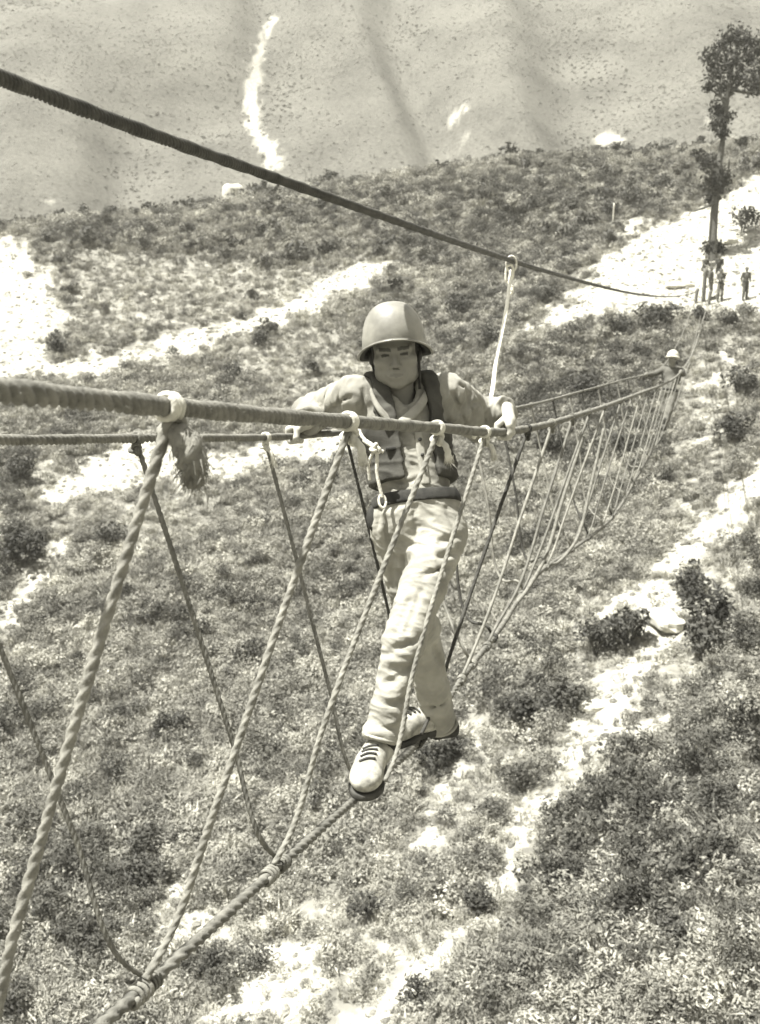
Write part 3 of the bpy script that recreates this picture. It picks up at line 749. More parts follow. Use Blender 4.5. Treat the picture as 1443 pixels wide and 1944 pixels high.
# the near side: tops and feet measured along the view axis
near_set = [(1.48,1.50,.0094,2,'nearest and thickest hanging rope, with a dark frayed tail at its knot'),
            (2.19,2.03,.0090,1,'second hanging rope of the near side, meeting the foot rope at bottom left'),
            (2.87,2.60,.0086,1,'hanging rope that bends onto the foot rope in front of the soldier'),
            (3.44,3.42,.0082,1,'hanging rope crossing the soldier\'s bright front leg down to his shoe'),
            (4.18,3.86,.0080,0,'dark hanging rope from the gripping hand to the soldier\'s rear foot')]
for i, a in enumerate(near_set): hanger(NEAR, a[0], a[1], a[2], 1, a[4], a[3], matl=ROPE_OLD if i == 4 else None, foot_at={3: P(735, 1490, 3.10), 4: P(802, 1398, 3.74)}.get(i))
far_set = [(1.86,1.98,.0058,0,'hanging rope of the far side cut by the left picture edge'),
           (2.56,2.58,.0072,3,'first far-side hanging rope, crossing behind the nearest thick one'),
           (3.28,3.18,.0068,1,'far-side hanging rope tied beside the left fist'),
           (3.98,3.80,.0066,0,'far-side hanging rope left of the soldier\'s waist')]
for i, a in enumerate(far_set): hanger(FAR, a[0], a[1], a[2], -1, a[4], a[3], matl=ROPE_OLD if i == 3 else ROPE_FOOT)
Zt = 4.18; k = 0
while k < 14:
    Zt += .72 + .05 * k + g_s.uniform(-.15, .15); Zf = Zt - .33 - .03 * k + g_s.uniform(-.15, .15)
    hanger(NEAR, Zt, Zf, .0076, 1, f'{ORD[k]} hanging rope of the near side beyond the soldier\'s gripping hand', 0, g_s.uniform(.0, .12), ROPE_FOOT if k % 3 else ROPE_HANG)
    Zf2 = Zf + g_s.uniform(-.1, .15)
    hanger(FAR, Zf2 + .2, Zf2, .0078, -1, f'{ORD[k]} hanging rope of the far side beyond the soldier', 0, g_s.uniform(.05, .34), ROPE_OLD if k % 2 else ROPE_HANG)
    k += 1
def loop(Z, w_, drop, label):
    """slack line looped under the foot rope"""
    a = FOOT.at(Z); b = NEAR.at(Z + .5) * .45 + FOOT.at(Z + .5) * .55
    pts = [a, a + (b - a) * .25 + np.array([0, 0, -drop * .8]), a + (b - a) * .6 + np.array([w_, 0, -drop]), b + np.array([w_, 0, 0]), b * .3 + NEAR.at(Z + .7) * .7]
    o = mesh_obj('slack_line', *rope_geo(pts, .011, 3, .08, step=.03, sides=7, amp=0), ROPE_FRAY, origin=a); tag(o, label, 'rope')
loop(6.7, .05, .16, 'slack dark line looping below the foot rope, right of the others')
loop(5.6, .02, .10, 'slack line curving under the foot rope just beyond the soldier')

# ------------------------------------------------------------------ solid modelling by distance fields (bodies and clothes)
def rc(p, a, b, ra, rb=None):
    rb = ra if rb is None else rb
    a = np.asarray(a); ba = np.asarray(b) - a; pa = p - a
    h = np.clip(pa @ ba / (ba @ ba + 1e-12), 0, 1)
    return np.linalg.norm(pa - h[:, None] * ba, axis=1) - (ra + (rb - ra) * h)
def ell(p, c, ax, rad):
    q = (p - c) @ np.asarray(ax).T; rad = np.asarray(rad)
    k0 = np.linalg.norm(q / rad, axis=1); k1 = np.linalg.norm(q / rad ** 2, axis=1) + 1e-9
    return k0 * (k0 - 1) / k1
def smin(a, b, k):
    h = np.clip(.5 + .5 * (b - a) / k, 0, 1); return b + (a - b) * h - k * h * (1 - h)
def smax(a, b, k): return -smin(-a, -b, k)
def umin(ds, k):
    o = ds[0]
    for d in ds[1:]: o = smin(o, d, k)
    return o
def sdf_mesh(fn, lo, hi, res):
    lo = np.asarray(lo, float); hi = np.asarray(hi, float); nb = 8
    n = (np.ceil((hi - lo) / res / nb).astype(int)) * nb + 1
    D = np.full(n, 1.0, np.float32)
    bc = [np.arange(0, n[k] - 1, nb) for k in range(3)]
    G = np.stack(np.meshgrid(*bc, indexing='ij'), -1).reshape(-1, 3)
    dc = fn(lo + (G + nb / 2) * res)
    rng_ = res * nb * .87 * 1.8 + res
    D_in = G[dc < -rng_]
    for g_ in D_in: D[g_[0]:g_[0]+nb+1, g_[1]:g_[1]+nb+1, g_[2]:g_[2]+nb+1] = -1.0
    act = G[np.abs(dc) <= rng_]
    loc = np.stack(np.meshgrid(*[np.arange(nb + 1)] * 3, indexing='ij'), -1).reshape(-1, 3)
    for ch in np.array_split(act, max(1, len(act) // 120)):
        idx = (ch[:, None, :] + loc[None]).reshape(-1, 3)
        D[idx[:, 0], idx[:, 1], idx[:, 2]] = fn(lo + idx * res)
    s = D < 0
    cs = sum(s[i:n[0]-1+i, j:n[1]-1+j, k:n[2]-1+k].astype(np.int8) for i in (0,1) for j in (0,1) for k in (0,1))
    cell = np.argwhere((cs > 0) & (cs < 8)); ids = -np.ones(n - 1, np.int64); ids[tuple(cell.T)] = np.arange(len(cell))
    acc = np.zeros((len(cell), 3)); cnt = np.zeros(len(cell))
    corners = [(i, j, k) for i in (0,1) for j in (0,1) for k in (0,1)]
    for a in corners:
        for ax in range(3):
            if a[ax]: continue
            b = list(a); b[ax] = 1
            da = D[tuple((cell + a).T)]; db = D[tuple((cell + b).T)]; x = (da < 0) != (db < 0)
            t = np.where(x, da / (da - db + 1e-12), 0); q = np.array(a, float) + np.zeros((len(cell), 3)); q[:, ax] = t
            acc[x] += q[x]; cnt[x] += 1
    V = lo + (cell + acc / cnt[:, None]) * res
    F = []
    for ax in range(3):
        b, c = (ax + 1) % 3, (ax + 2) % 3
        sl0 = [slice(1, -1)] * 3; sl1 = [slice(1, -1)] * 3; sl0[ax] = slice(0, -1); sl1[ax] = slice(1, None)
        A, B_ = s[tuple(sl0)], s[tuple(sl1)]; e_ = np.argwhere(A != B_)
        if not len(e_): continue
        inside = A[tuple(e_.T)]; off = np.ones(3, int); off[ax] = 0; e_ = e_ + off
        def cid(db, dc_):
            q = e_.copy(); q[:, b] -= db; q[:, c] -= dc_; return ids[tuple(q.T)]
        quad = np.stack([cid(1, 1), cid(0, 1), cid(0, 0), cid(1, 0)], -1)
        quad[~inside] = quad[~inside][:, ::-1]; F.append(quad)
    return V, np.concatenate(F)
def vnormals(V, F):
    fn_ = np.cross(V[F[:, 2]] - V[F[:, 0]], V[F[:, 3]] - V[F[:, 1]]); N_ = np.zeros_like(V)
    for k in range(4): np.add.at(N_, F[:, k], fn_)
    return N_ / (np.linalg.norm(N_, axis=1)[:, None] + 1e-12)
def relax(V, F, it=2):
    for _ in range(it):
        A = np.zeros_like(V); c = np.zeros(len(V))
        for k in range(4):
            np.add.at(A, F[:, k], V[F[:, (k+1) % 4]] + V[F[:, (k+3) % 4]]); np.add.at(c, F[:, k], 2)
        V = V * .45 + .55 * A / c[:, None]
    return V
def wrinkle(V, F, amp, segs, joints, seed=0.0, base=.4, fr=(20, 7)):
    """cloth folds: ridges lying across the nearest limb, deepest near the joints"""
    N_ = vnormals(V, F); best = np.full(len(V), 9e9); T = np.zeros_like(V)
    for a, b in segs:
        a = np.asarray(a); ba = np.asarray(b) - a; h = np.clip((V - a) @ ba / (ba @ ba), 0, 1); d = np.linalg.norm(V - a - h[:, None] * ba, axis=1); m_ = d < best
        best[m_] = d[m_]; T[m_] = unit(ba + unit(np.cross(ba, [0, 1, 0])) * .45 * np.linalg.norm(ba) * math.sin(seed + a[2] * 9))
    wgt = np.full(len(V), base)
    for j, r_ in joints: wgt = np.maximum(wgt, np.exp(-(np.linalg.norm(V - j, axis=1) / r_) ** 2))
    al = (V * T).sum(1); q = (V - al[:, None] * T) * fr[1] + T * (al * fr[0])[:, None]
    out = np.empty(len(V))
    for i in range(len(V)):
        v = Vector(q[i]); wv = mnoise.noise(v * .5 + Vector((seed, 3, 1))) * .9
        n1 = mnoise.noise(v + Vector((seed + wv, seed * .7, wv))); n2 = mnoise.noise(v * 1.9 + Vector((0, seed, 4 + wv)))
        out[i] = (1 - 1.9 * abs(n1)) ** 2 * (1 if abs(n1) < .53 else -.3) * .8 + n2 * .3 - .35
    return V + N_ * (amp * wgt * out)[:, None]
SKIN = None
def skin_material():
    m = mat('skin', .17, .21, scale=14, rough=.6, spec=.3, bump=.08, bscale=300)
    n = m.node_tree.nodes; L = m.node_tree.links
    at = n.new('ShaderNodeAttribute'); at.attribute_name = 'tone'
    b = [q for q in n if q.type == 'BSDF_PRINCIPLED'][0]; src = b.inputs['Base Color'].links[0].from_socket
    mx = n.new('ShaderNodeMix'); mx.data_type = 'RGBA'; mx.blend_type = 'MULTIPLY'; mx.inputs[0].default_value = 1
    L.new(src, mx.inputs[6]); L.new(at.outputs['Fac'], mx.inputs[7]); L.new(mx.outputs[2], b.inputs['Base Color'])
    return m
SKIN = skin_material()
JACKET = mat('faded_cotton_shirt', .16, .28, scale=11, detail=9, rough=.95, bump=.25, bscale=120, spec=.1)
TROUSER = mat('faded_cotton_trousers', .20, .33, scale=9, detail=9, rough=.95, bump=.3, bscale=110, spec=.1)
VEST = mat('dark_canvas', .045, .075, scale=20, rough=.95, bump=.3, bscale=150, spec=.1)
BELT = mat('web_belt', .02, .04, scale=40, rough=.9, bump=.3, bscale=200)
HELM = mat('helmet_paint', .13, .27, scale=13, detail=10, rough=.42, bump=.2, bscale=70, spec=.4)
LINER = mat('helmet_liner', .03, .045, scale=20, rough=.8)
CANVAS = mat('dusty_boot_canvas', .16, .44, scale=34, detail=9, rough=.95, bump=.3, bscale=160)
RUBBER = mat('boot_rubber', .03, .06, scale=30, rough=.8)
GLOVE = mat('pale_cotton_glove', .52, .62, scale=30, rough=.95, bump=.3, bscale=250)

def hand_sdf(p, wrist, c, t, up, out, r):
    """a gripping hand: fingers close round a rope of radius r at c. t: along the rope towards the camera, out: to the finger side"""
    k = .006; R_ = r + .010; ds = []
    knuck = []
    for i, (o, fr, a1) in enumerate([(.033, .0106, 215), (.0115, .0110, 235), (-.010, .0106, 230), (-.031, .0094, 205)]):
        pts = []
        for a in (38, 95, 155, a1):
            th = math.radians(a); rad_ = R_ + (.006 if a == 38 else .0)
            pts.append(c + t * (o + .002 * i) + rad_ * (math.cos(th) * up + math.sin(th) * out))
        knuck.append(pts[0])
        d = umin([rc(p, pts[j], pts[j+1], fr - .0006 * j, fr - .0006 * (j+1)) for j in range(3)], .003)
        ds.append(d)
    fingers = ds[0]
    for d in ds[1:]: fingers = np.minimum(fingers, d)
    palm = umin([rc(p, wrist * .3 + kn * .7, kn, .0155, .0125) for kn in knuck] + [rc(p, wrist, (knuck[1] + knuck[2]) / 2 * .75 + wrist * .25, .027, .023)], .012)
    th0 = wrist * .55 + knuck[0] * .45; th1 = c + t * .045 + (R_ + .008) * (.75 * up - .66 * out); th2 = c + t * .055 + (R_) * (-.15 * up - .99 * out); th3 = c + t * .052 + R_ * (-.85 * up - .5 * out)
    thumb = umin([rc(p, th0, th1, .016, .012), rc(p, th1, th2, .0115, .0105), rc(p, th2, th3, .0105, .0085)], .005)
    return smin(smin(fingers, palm, k), thumb, k)

def soldier():
    base = FOOT.at(3.4)
    root_loc = base
    # joints
    SL, SR = P(670, 753, 3.53), P(852, 748, 3.64)
    H = P(790, 965, 3.50); N0 = P(757, 752, 3.56); C = P(766, 812, 3.56)
    cR = NEAR.at(3.77); tR = -NEAR.tan(3.77); cL = FAR.at(3.52); tL = -FAR.tan(3.52)
    WR = P(962, 777, 3.82); ER = P(912, 790, 3.92)
    WL = P(584, 800, 3.53); EL = P(590, 785, 3.74)
    hipF, kneeF, ankF = P(836, 1015, 3.46), P(768, 1215, 3.27), P(722, 1400, 3.245)
    hipB, kneeB, ankB = P(752, 1000, 3.50), P(795, 1190, 3.60), P(836, 1375, 3.86)
    HC = P(750, 671, 3.50)
    fz = unit(np.array([-.10, .02, 1.0])); fy = unit(np.array([-.03, -1, .02])); fy = unit(fy - fz * (fy @ fz)); fx = np.cross(fz, fy) * -1
    fx = unit(np.array([1, 0, .1])); fx = unit(fx - fy * (fx @ fy)); fz = np.cross(fx, -fy) ; fz = fz if fz[2] > 0 else -fz
    HA = np.stack([fx, fy, fz])
    hp = lambda x, y, z: HC + fx * x + fy * y + fz * z
    ex = unit(SR - SL); ez = unit(N0 - H); ez = unit(ez - ex * (ez @ ex)); ey = np.cross(ez, ex); ey = ey if ey[1] < 0 else -ey
    TA = np.stack([ex, ey, ez])
    upv = np.array([0, 0, 1.0])
    def perp(t):
        u = unit(upv - t * (upv @ t)); o = np.cross(t, u); return u, o
    uR, oR = perp(tR); oR = oR if oR[0] > 0 else -oR
    uL, oL = perp(tL); oL = oL if oL[0] < 0 else -oL
    def head(p):
        q = (p - HC) @ HA.T; q[:, 0] /= 1.07
        A0 = np.eye(3); z3 = lambda *v: np.array(v, float)
        qs = q.copy(); qs[:, 0] = np.abs(qs[:, 0])
        d = ell(q, z3(0, -.012, .045), A0, (.078, .097, .090))
        d = smin(d, ell(q, z3(0, .012, -.035), A0, (.066, .074, .082)), .03)
        d = smin(d, ell(q, z3(0, .058, -.098), A0, (.026, .022, .020)), .03)
        d = smin(d, ell(qs, z3(.043, .012, -.072), A0, (.026, .04, .03)), .03)
        d = smin(d, ell(qs, z3(.044, .056, -.020), A0, (.026, .026, .020)), .022)
        d = smin(d, rc(qs, z3(0, .082, .020), z3(.048, .066, .022), .012, .010), .014)
        d = smax(d, -ell(qs, z3(.032, .098, .0), A0, (.019, .022, .0105)), .010)
        d = smin(d, ell(qs, z3(.032, .071, .0), A0, (.0155, .0135, .0115)), .004)
        d = smin(d, rc(q, z3(0, .082, .008), z3(0, .100, -.034), .0075, .0120), .010)
        d = smin(d, ell(qs, z3(.0125, .090, -.038), A0, (.0085, .0095, .0075)), .006)
        d = smax(d, -ell(qs, z3(.0065, .099, -.0455), A0, (.0038, .005, .0035)), .003)
        d = smin(d, ell(q, z3(0, .078, -.066), A0, (.030, .014, .020)), .014)
        d = smin(d, rc(qs, z3(0, .090, -.0625), z3(.021, .081, -.067), .0055, .0035), .006)
        d = smin(d, rc(qs, z3(0, .089, -.0735), z3(.018, .081, -.069), .0068, .0035), .006)
        d = smax(d, -rc(qs, z3(0, .0985, -.0675), z3(.024, .087, -.068), .0028, .0022), .003)
        d = smin(d, ell(qs, z3(.076, -.008, -.012), A0, (.010, .020, .032)), .008)
        return d
    def body(p):
        far_head = np.linalg.norm(p - HC, axis=1) - .20
        d = np.full(len(p), .5)
        mk = far_head < .05
        d = np.where(mk, .5, np.maximum(far_head, .03))
        if mk.any(): d[mk] = head(p[mk])
        tors = umin([rc(p, N0, hp(0, -.012, -.06), .056, .054), rc(p, C, H, .065, .07), rc(p, C, N0, .06, .045), rc(p, SL, SR, .03),
                     rc(p, SL, EL, .030, .028), rc(p, EL, WL, .028, .026), rc(p, SR, ER, .030, .028), rc(p, ER, WR, .028, .026),
                     rc(p, hipF, kneeF, .055, .045), rc(p, kneeF, ankF, .042, .034), rc(p, hipB, kneeB, .055, .045), rc(p, kneeB, ankB, .042, .034), rc(p, hipF, hipB, .06)], .012)
        d = smin(d, tors, .012)
        for wr, c, t, u, o, r in ((WR, cR, tR, uR, oR, RN), (WL, cL, tL, uL, oL, RF)):
            nh = np.linalg.norm(p - c, axis=1) - .16; m2 = nh < .04
            if m2.any(): d[m2] = smin(d[m2], hand_sdf(p[m2], wr, c, t, u, o, r), .008)
        return d
    allp = np.array([SL, SR, H, HC, WR, WL, cR, cL, ankF, ankB, kneeF, ER, EL])
    V, F = sdf_mesh(body, allp.min(0) - .24, allp.max(0) + .24, .004)
    V = relax(V, F, 1)
    root = mesh_obj('person', V, F, SKIN, origin=root_loc)
    tag(root, 'soldier in steel helmet edging along the foot rope, both arms out on the hand ropes', 'person')
    q = (V - HC) @ HA.T; aq = np.abs(q[:, 0]); tone = np.ones(len(V))
    tone[(np.abs(q[:, 2] + .068) < .0085 - aq * .25) & (aq < .024) & (q[:, 1] > .075)] = .75
    tone[(np.abs(q[:, 2] - .021 - .06 * (aq - .03)) < .0065) & (aq > .012) & (aq < .052) & (q[:, 1] > .055)] = .30
    tone[(np.abs(q[:, 2] - .001) < .0045) & (np.abs(aq - .032) < .0145) & (q[:, 1] > .065)] = .22
    tone[(aq < .011) & (np.abs(q[:, 2] + .0455) < .004) & (q[:, 1] > .088)] = .35
    hand_area = (np.linalg.norm(V - cR, axis=1) < .15) | (np.linalg.norm(V - cL, axis=1) < .15)
    tone[hand_area] = 1.9  # both hands set lighter than the rest of the skin
    a_ = root.data.attributes.new('tone', 'FLOAT', 'POINT'); a_.data.foreach_set('value', tone.astype(np.float32))
    bx = lambda pts, m=.16: (np.array(pts).min(0) - m, np.array(pts).max(0) + m)
    # hair under the helmet rim
    V, F = sdf_mesh(lambda p: smax(smax(head(p) - .002, -(((p - HC) @ HA.T)[:, 2] + .035), .004), ((p - HC) @ HA.T)[:, 1] - .035, .004), HC - .17, HC + .17, .006)
    mesh_obj('hair', V, F, mat('black_hair', .02, .035, scale=60, rough=.6), root)
    # shirt
    A1 = P(783, 895, 3.55)
    def torso(p):
        return umin([ell(p, C, TA, (.158, .105, .150)), ell(p, A1, TA, (.142, .108, .14)), rc(p, SL, SR, .060, .060), rc(p, N0 - ez * .03, SL, .052, .060), rc(p, N0 - ez * .03, SR, .052, .060), rc(p, N0 - ez * .06, H, .08, .115)], .03)
    wbelt = P(790, 948, 3.5)
    def shirt(p):
        d = torso(p)
        dn_ = np.array([0, 0, -1.0]); sl = umin([rc(p, SL, EL, .072, .066), rc(p, EL, WL, .064, .052)], .02); sr = umin([rc(p, SR, ER, .074, .066), rc(p, ER, WR, .064, .054), rc(p, SR + dn_ * .055, ER + dn_ * .04, .060, .064), rc(p, ER + dn_ * .03, WR + dn_ * .006, .058, .050)], .02)
        sl = smax(sl, (p - WL) @ unit(WL - EL) - .004, .006); sr = smax(sr, (p - WR) @ unit(WR - ER) - .004, .006)
        d = smin(smin(d, sl, .03), sr, .03)
        d = smax(d, -((p - wbelt) @ ez + .012), .01)
        vee = rc(p, N0 + ey * .07 + ez * .02, N0 + ey * .125 - ez * .095 + ex * .005, .055, .012)     # open neck
        d = smax(d, -vee, .008)
        d = smax(d, -rc(p, N0 - ez * .05, N0 + ez * .2, .064), .01)
        return d
    def surf0(fn, px, py):
        zz = np.arange(3.0, 4.1, .003); pts = np.array([P(px, py, z) for z in zz]); d = fn(pts)
        return pts[np.argmax(d < 0)] if (d < 0).any() else None
    sg = []
    for ln, r in (([(874, 730), (888, 752), (898, 790)], .006), ([(897, 738), (915, 765), (925, 800)], .008), ([(858, 745), (872, 775), (884, 806)], .009), ([(880, 772), (912, 762), (945, 768)], .008),
                  ([(655, 708), (642, 742), (646, 778)], .008), ([(626, 732), (614, 768)], .008), ([(688, 740), (694, 775), (690, 800)], .007), ([(596, 758), (590, 785)], .006), ([(664, 752), (630, 778)], .007),
                  ([(735, 905), (770, 918), (800, 905)], .008), ([(745, 815), (775, 838)], .006), ([(742, 885), (770, 902)], .007), ([(785, 880), (802, 902)], .006), ([(748, 845), (790, 850)], .005)):
        q_ = [x for x in (surf0(shirt, *ab) for ab in ln) if x is not None]; sg += [(a, b, r) for a, b in zip(q_[:-1], q_[1:])]
    def shirt2(p):
        d = shirt(p)
        for a, b, r in sg: d = smax(d, -rc(p, a, b, r * .75, r * .6), .012)
        return d
    lo, hi = bx([SL, SR, H, EL, ER, WL, WR, C, N0], .15)
    V, F = sdf_mesh(shirt2, lo, hi, .005); V = relax(V, F, 1); V = wrinkle(V, F, .005, [(SL, EL), (EL, WL), (SR, ER), (ER, WR), (N0, H)], [], 17.0, .8, (50, 13)); V = wrinkle(V, F, .017, [(SL, EL), (EL, WL), (SR, ER), (ER, WR), (N0, H)], [(EL, .10), (ER, .12), (WR, .07), (WL, .07), (A1 - ez * .05, .11)], 3.0, .42, (25, 8)); V = relax(V, F, 1)
    sh = mesh_obj('shirt', V, F, JACKET, root)
    # collar wings
    cpts = [P(742, 796, 3.435), P(716, 766, 3.435), P(704, 738, 3.49), P(724, 722, 3.60), P(760, 718, 3.65), P(796, 724, 3.61), P(806, 744, 3.52), P(788, 772, 3.445), P(756, 800, 3.43)]
    dn, _ = catmull(cpts, .007)
    def collar(p):
        d = np.full(len(p), 1.0)
        for k_, (oz, oy) in enumerate(((0, 0), (.010, .004), (.020, .008), (.029, .010))):
            d = smin(d, np.min(np.linalg.norm(p[:, None] - (dn - ez * oz + ey * oy)[None], axis=2), axis=1) - .0062, .006)
        return d
    lo, hi = bx(cpts, .05); V, F = sdf_mesh(collar, lo, hi, .004); mesh_obj('collar', relax(V, F, 1), F, JACKET, sh)
    # placket and shirt pocket seams stand a little proud
    def placket(p):
        q_ = (p - C) @ TA.T; d = torso(p) - .0065
        return smax(smax(d, np.abs(q_[:, 0] - .012) - .016, .003), np.maximum(q_[:, 2] - .03, -q_[:, 2] - .235) + 0 * d + np.where(q_[:, 1] < 0, .05, 0), .003)
    V, F = sdf_mesh(placket, C - .3, C + .25, .005); mesh_obj('placket', relax(V, F, 1), F, JACKET, sh)
    for zc in (-.02, -.075, -.13, -.185):
        bpt = C + ex * .012 + ez * zc; t_ = 0
        dd = np.linspace(0, .25, 200); pts_ = bpt + ey * dd[:, None]; k_ = np.argmax(torso(pts_) > .010)
        V, F = rope_geo([pts_[k_] - ey * .004, pts_[k_] + ey * .003], .006, 3, step=.003, sides=10, amp=0); mesh_obj('button', V, F, LINER, sh)
    # vest: padded straps over the shoulders, side panels below
    def vest(p):
        q_ = (p - C) @ TA.T; u_ = q_[:, 0] - .002; v_ = q_[:, 2]; d = torso(p) - .024
        strap = smax(np.abs(np.abs(u_) - .094) - .030, -(v_ + .03), .01)
        panel = smax(smax(-(np.abs(u_) - .060), v_ - .0, .01), -(v_ + .205), .01)
        backp = smax(q_[:, 1] + .02, np.maximum(v_ - .12, -(v_ + .205)), .01)
        reg = np.minimum(np.minimum(strap, panel), backp)
        d = smax(d, reg, .008)
        for a, b in ((SL, EL), (SR, ER)): d = smax(d, -(rc(p, a + ex * 0, b, .080, .07) ), .006)
        return smax(d, -(torso(p) + .01), .004)
    V, F = sdf_mesh(vest, C - .33, C + .3, .006); V = relax(V, F, 1); V = wrinkle(V, F, .007, [(N0, H)], [], 9.0, 1.0)
    vo = mesh_obj('vest', V, F, VEST, root)
    for (zc, s_) in ((-.02, -1), (-.10, -1), (-.02, 1)):     # buckled tabs on the vest
        b0 = C + ex * (s_ * .085) + ez * zc; dd = np.linspace(0, .25, 200); pts_ = b0 + ey * dd[:, None]; k_ = np.argmax(torso(pts_) > .02)
        c0 = pts_[k_]; V, F = rope_geo([c0 - ex * .025, c0 + ey * .004, c0 + ex * .025], .008, 3, step=.006, sides=8, amp=0); mesh_obj('strap_tab', V, F, BELT, vo)
    # trousers
    hipc = P(794, 985, 3.50)
    def trousers(p):
        d = umin([ell(p, hipc, TA, (.152, .118, .125)), rc(p, P(768, 955, 3.5), P(812, 955, 3.5), .105)], .04)
        f = umin([rc(p, hipF, kneeF, .094, .066), rc(p, kneeF, ankF, .064, .055)], .02)
        b = umin([rc(p, hipB, kneeB, .092, .072), rc(p, kneeB, ankB, .070, .062)], .025)
        f = smax(f, (p - ankF) @ unit(ankF - kneeF) - .006, .006); b = smax(b, (p - ankB) @ unit(ankB - kneeB) - .008, .006)
        d = smin(d, smin(f, b, .012), .04)
        d = smax(d, (p - wbelt) @ ez - .01, .01)
        return d
    def surf(fn, px, py, z0=2.9, z1=4.1):
        zz = np.arange(z0, z1, .003); pts = np.array([P(px, py, z) for z in zz]); d = fn(pts)
        return pts[np.argmax(d < 0)] if (d < 0).any() else None
    def grooves(fn, lines):
        segs = []
        for ln in lines:
            q_ = [surf(fn, *ab) for ab in ln[0]]
            q_ = [x for x in q_ if x is not None]
            segs += [(a, b, ln[1]) for a, b in zip(q_[:-1], q_[1:])]
        def g(p):
            d = fn(p)
            for a, b, r in segs: d = smax(d, -rc(p, a, b, r, r * .7), .018)
            return d
        return g
    trousers2 = grooves(trousers, [([(756, 1088), (772, 1064)], .010), ([(838, 1028), (874, 1016)], .010), ([(836, 1056), (872, 1050)], .008), ([(806, 1090), (858, 1076)], .006),
        ([(738, 1238), (765, 1228), (795, 1218)], .011), ([(716, 1262), (745, 1272), (770, 1268)], .009), ([(730, 1300), (765, 1282), (796, 1250)], .009), ([(742, 1338), (775, 1322)], .008),
        ([(706, 1378), (730, 1380), (752, 1386)], .005), ([(730, 985), (745, 1060), (742, 1110)], .010), ([(825, 1230), (850, 1290), (862, 1330)], .012), ([(850, 1180), (866, 1240)], .008), ([(808, 1345), (850, 1330)], .009), ([(786, 962), (790, 1000), (786, 1030)], .004), ([(848, 966), (862, 1000)], .004), ([(722, 968), (716, 1010)], .004), ([(800, 1120), (770, 1200)], .004), ([(776, 1140), (752, 1200)], .005)])
    lo, hi = bx([hipF, hipB, kneeF, kneeB, ankF, ankB, hipc], .16)
    V, F = sdf_mesh(trousers2, lo, hi, .005); V = relax(V, F, 1); V = wrinkle(V, F, .0055, [(hipF, kneeF), (kneeF, ankF), (hipB, kneeB), (kneeB, ankB)], [], 21.0, .8, (48, 12)); V = wrinkle(V, F, .018, [(hipF, kneeF), (kneeF, ankF), (hipB, kneeB), (kneeB, ankB)], [(kneeF, .10), (kneeB, .10), (ankF, .12), (ankB, .13), (hipF, .09), (P(790, 1045, 3.4), .08)], 7.0, .38); V = relax(V, F, 1)
    tr = mesh_obj('trousers', V, F, TROUSER, root)
    for ank, kn, r_ in ((ankF, kneeF, .0555), (ankB, kneeB, .0625)):
        ax_ = unit(ank - kn); V, F = rope_geo(coil_pts(ank - ax_ * .002, ax_, r_ + .001, 1.0, 0, 0, 40), .006, 3, step=.008, sides=8, amp=0); mesh_obj('hem', V, F, TROUSER, tr)
    # belt
    def belt(p):
        q_ = (p - wbelt) @ ez; d = umin([ell(p, hipc, TA, (.152, .118, .125)), rc(p, P(768, 955, 3.5), P(812, 955, 3.5), .105), ell(p, A1, TA, (.142, .108, .14))], .04)
        return smax(smax(d - .008, np.abs(q_ + .002) - .022, .003), -(d + .012), .003)
    V, F = sdf_mesh(belt, wbelt - .26, wbelt + .26, .006); be = mesh_obj('belt', relax(V, F, 1), F, BELT, root)
    pouch_c = P(712, 985, 3.47)
    V, F = sdf_mesh(lambda p: ell(p, pouch_c, TA, (.03, .03, .05)) * 1.0, pouch_c - .08, pouch_c + .08, .006); mesh_obj('pouch', V, F, BELT, be)
    # boots
    def boot(toe, heel, ank, upw):
        f = unit(toe - heel); u = unit(upw - f * (upw @ f)); s = np.cross(f, u); A_ = np.stack([f, s, u]); mid = (toe + heel) / 2; Ln = np.linalg.norm(toe - heel)
        def upper(p):
            d = umin([ell(p, mid + f * Ln * .24 + u * .036, A_, (Ln * .31, .054, .044)), ell(p, mid - f * Ln * .2 + u * .042, A_, (Ln * .30, .043, .046)), rc(p, mid + f * Ln * .05 + u * .06, ank, .040, .044)], .03)
            d = smax(d, -((p - mid) @ u - .004), .004)
            top = unit(ank - mid); return smax(d, (p - ank) @ top + .012, .006)
        def sole(p):
            q_ = (p - mid) @ A_.T; d = umin([ell(p * 1, mid + f * Ln * .22, A_, (Ln * .325, .057, .09)), ell(p, mid - f * Ln * .22, A_, (Ln * .30, .046, .09))], .02)
            heelb = np.where(q_[:, 0] < -Ln * .18, -.030, -.018)
            return smax(d, np.maximum(q_[:, 2] - .006, heelb - q_[:, 2]), .004)
        lo, hi = bx([toe, heel, ank], .1)
        V, F = sdf_mesh(upper, lo, hi, .005); V = relax(V, F, 1); b_ = mesh_obj('boot', V, F, CANVAS, root)
        V, F = sdf_mesh(sole, lo, hi, .005); mesh_obj('sole', relax(V, F, 1), F, RUBBER, b_)
        for k in range(4):
            c0 = mid + f * Ln * (.20 - .075 * k) + u * .03; dd = np.linspace(0, .12, 160)
            def hit(o_):
                pts_ = o_ + u * dd[:, None]; return pts_[np.argmax(upper(pts_) > .001)]
            a, m_, b2 = hit(c0 - s * .024 - f * .008), hit(c0), hit(c0 + s * .024 + f * .008)
            V, F = rope_geo([a, m_, b2], .0048, 3, step=.005, sides=7, amp=0); mesh_obj('lace', V, F, LINER, b_)
        sv = ank + unit(ank - mid) * .01
        V, F = rope_geo([ank - unit(ank - mid) * .02, ank + unit(ank - mid) * .07], .040, 3, step=.012, sides=16, amp=0); mesh_obj('sock', V, F, BELT, b_)
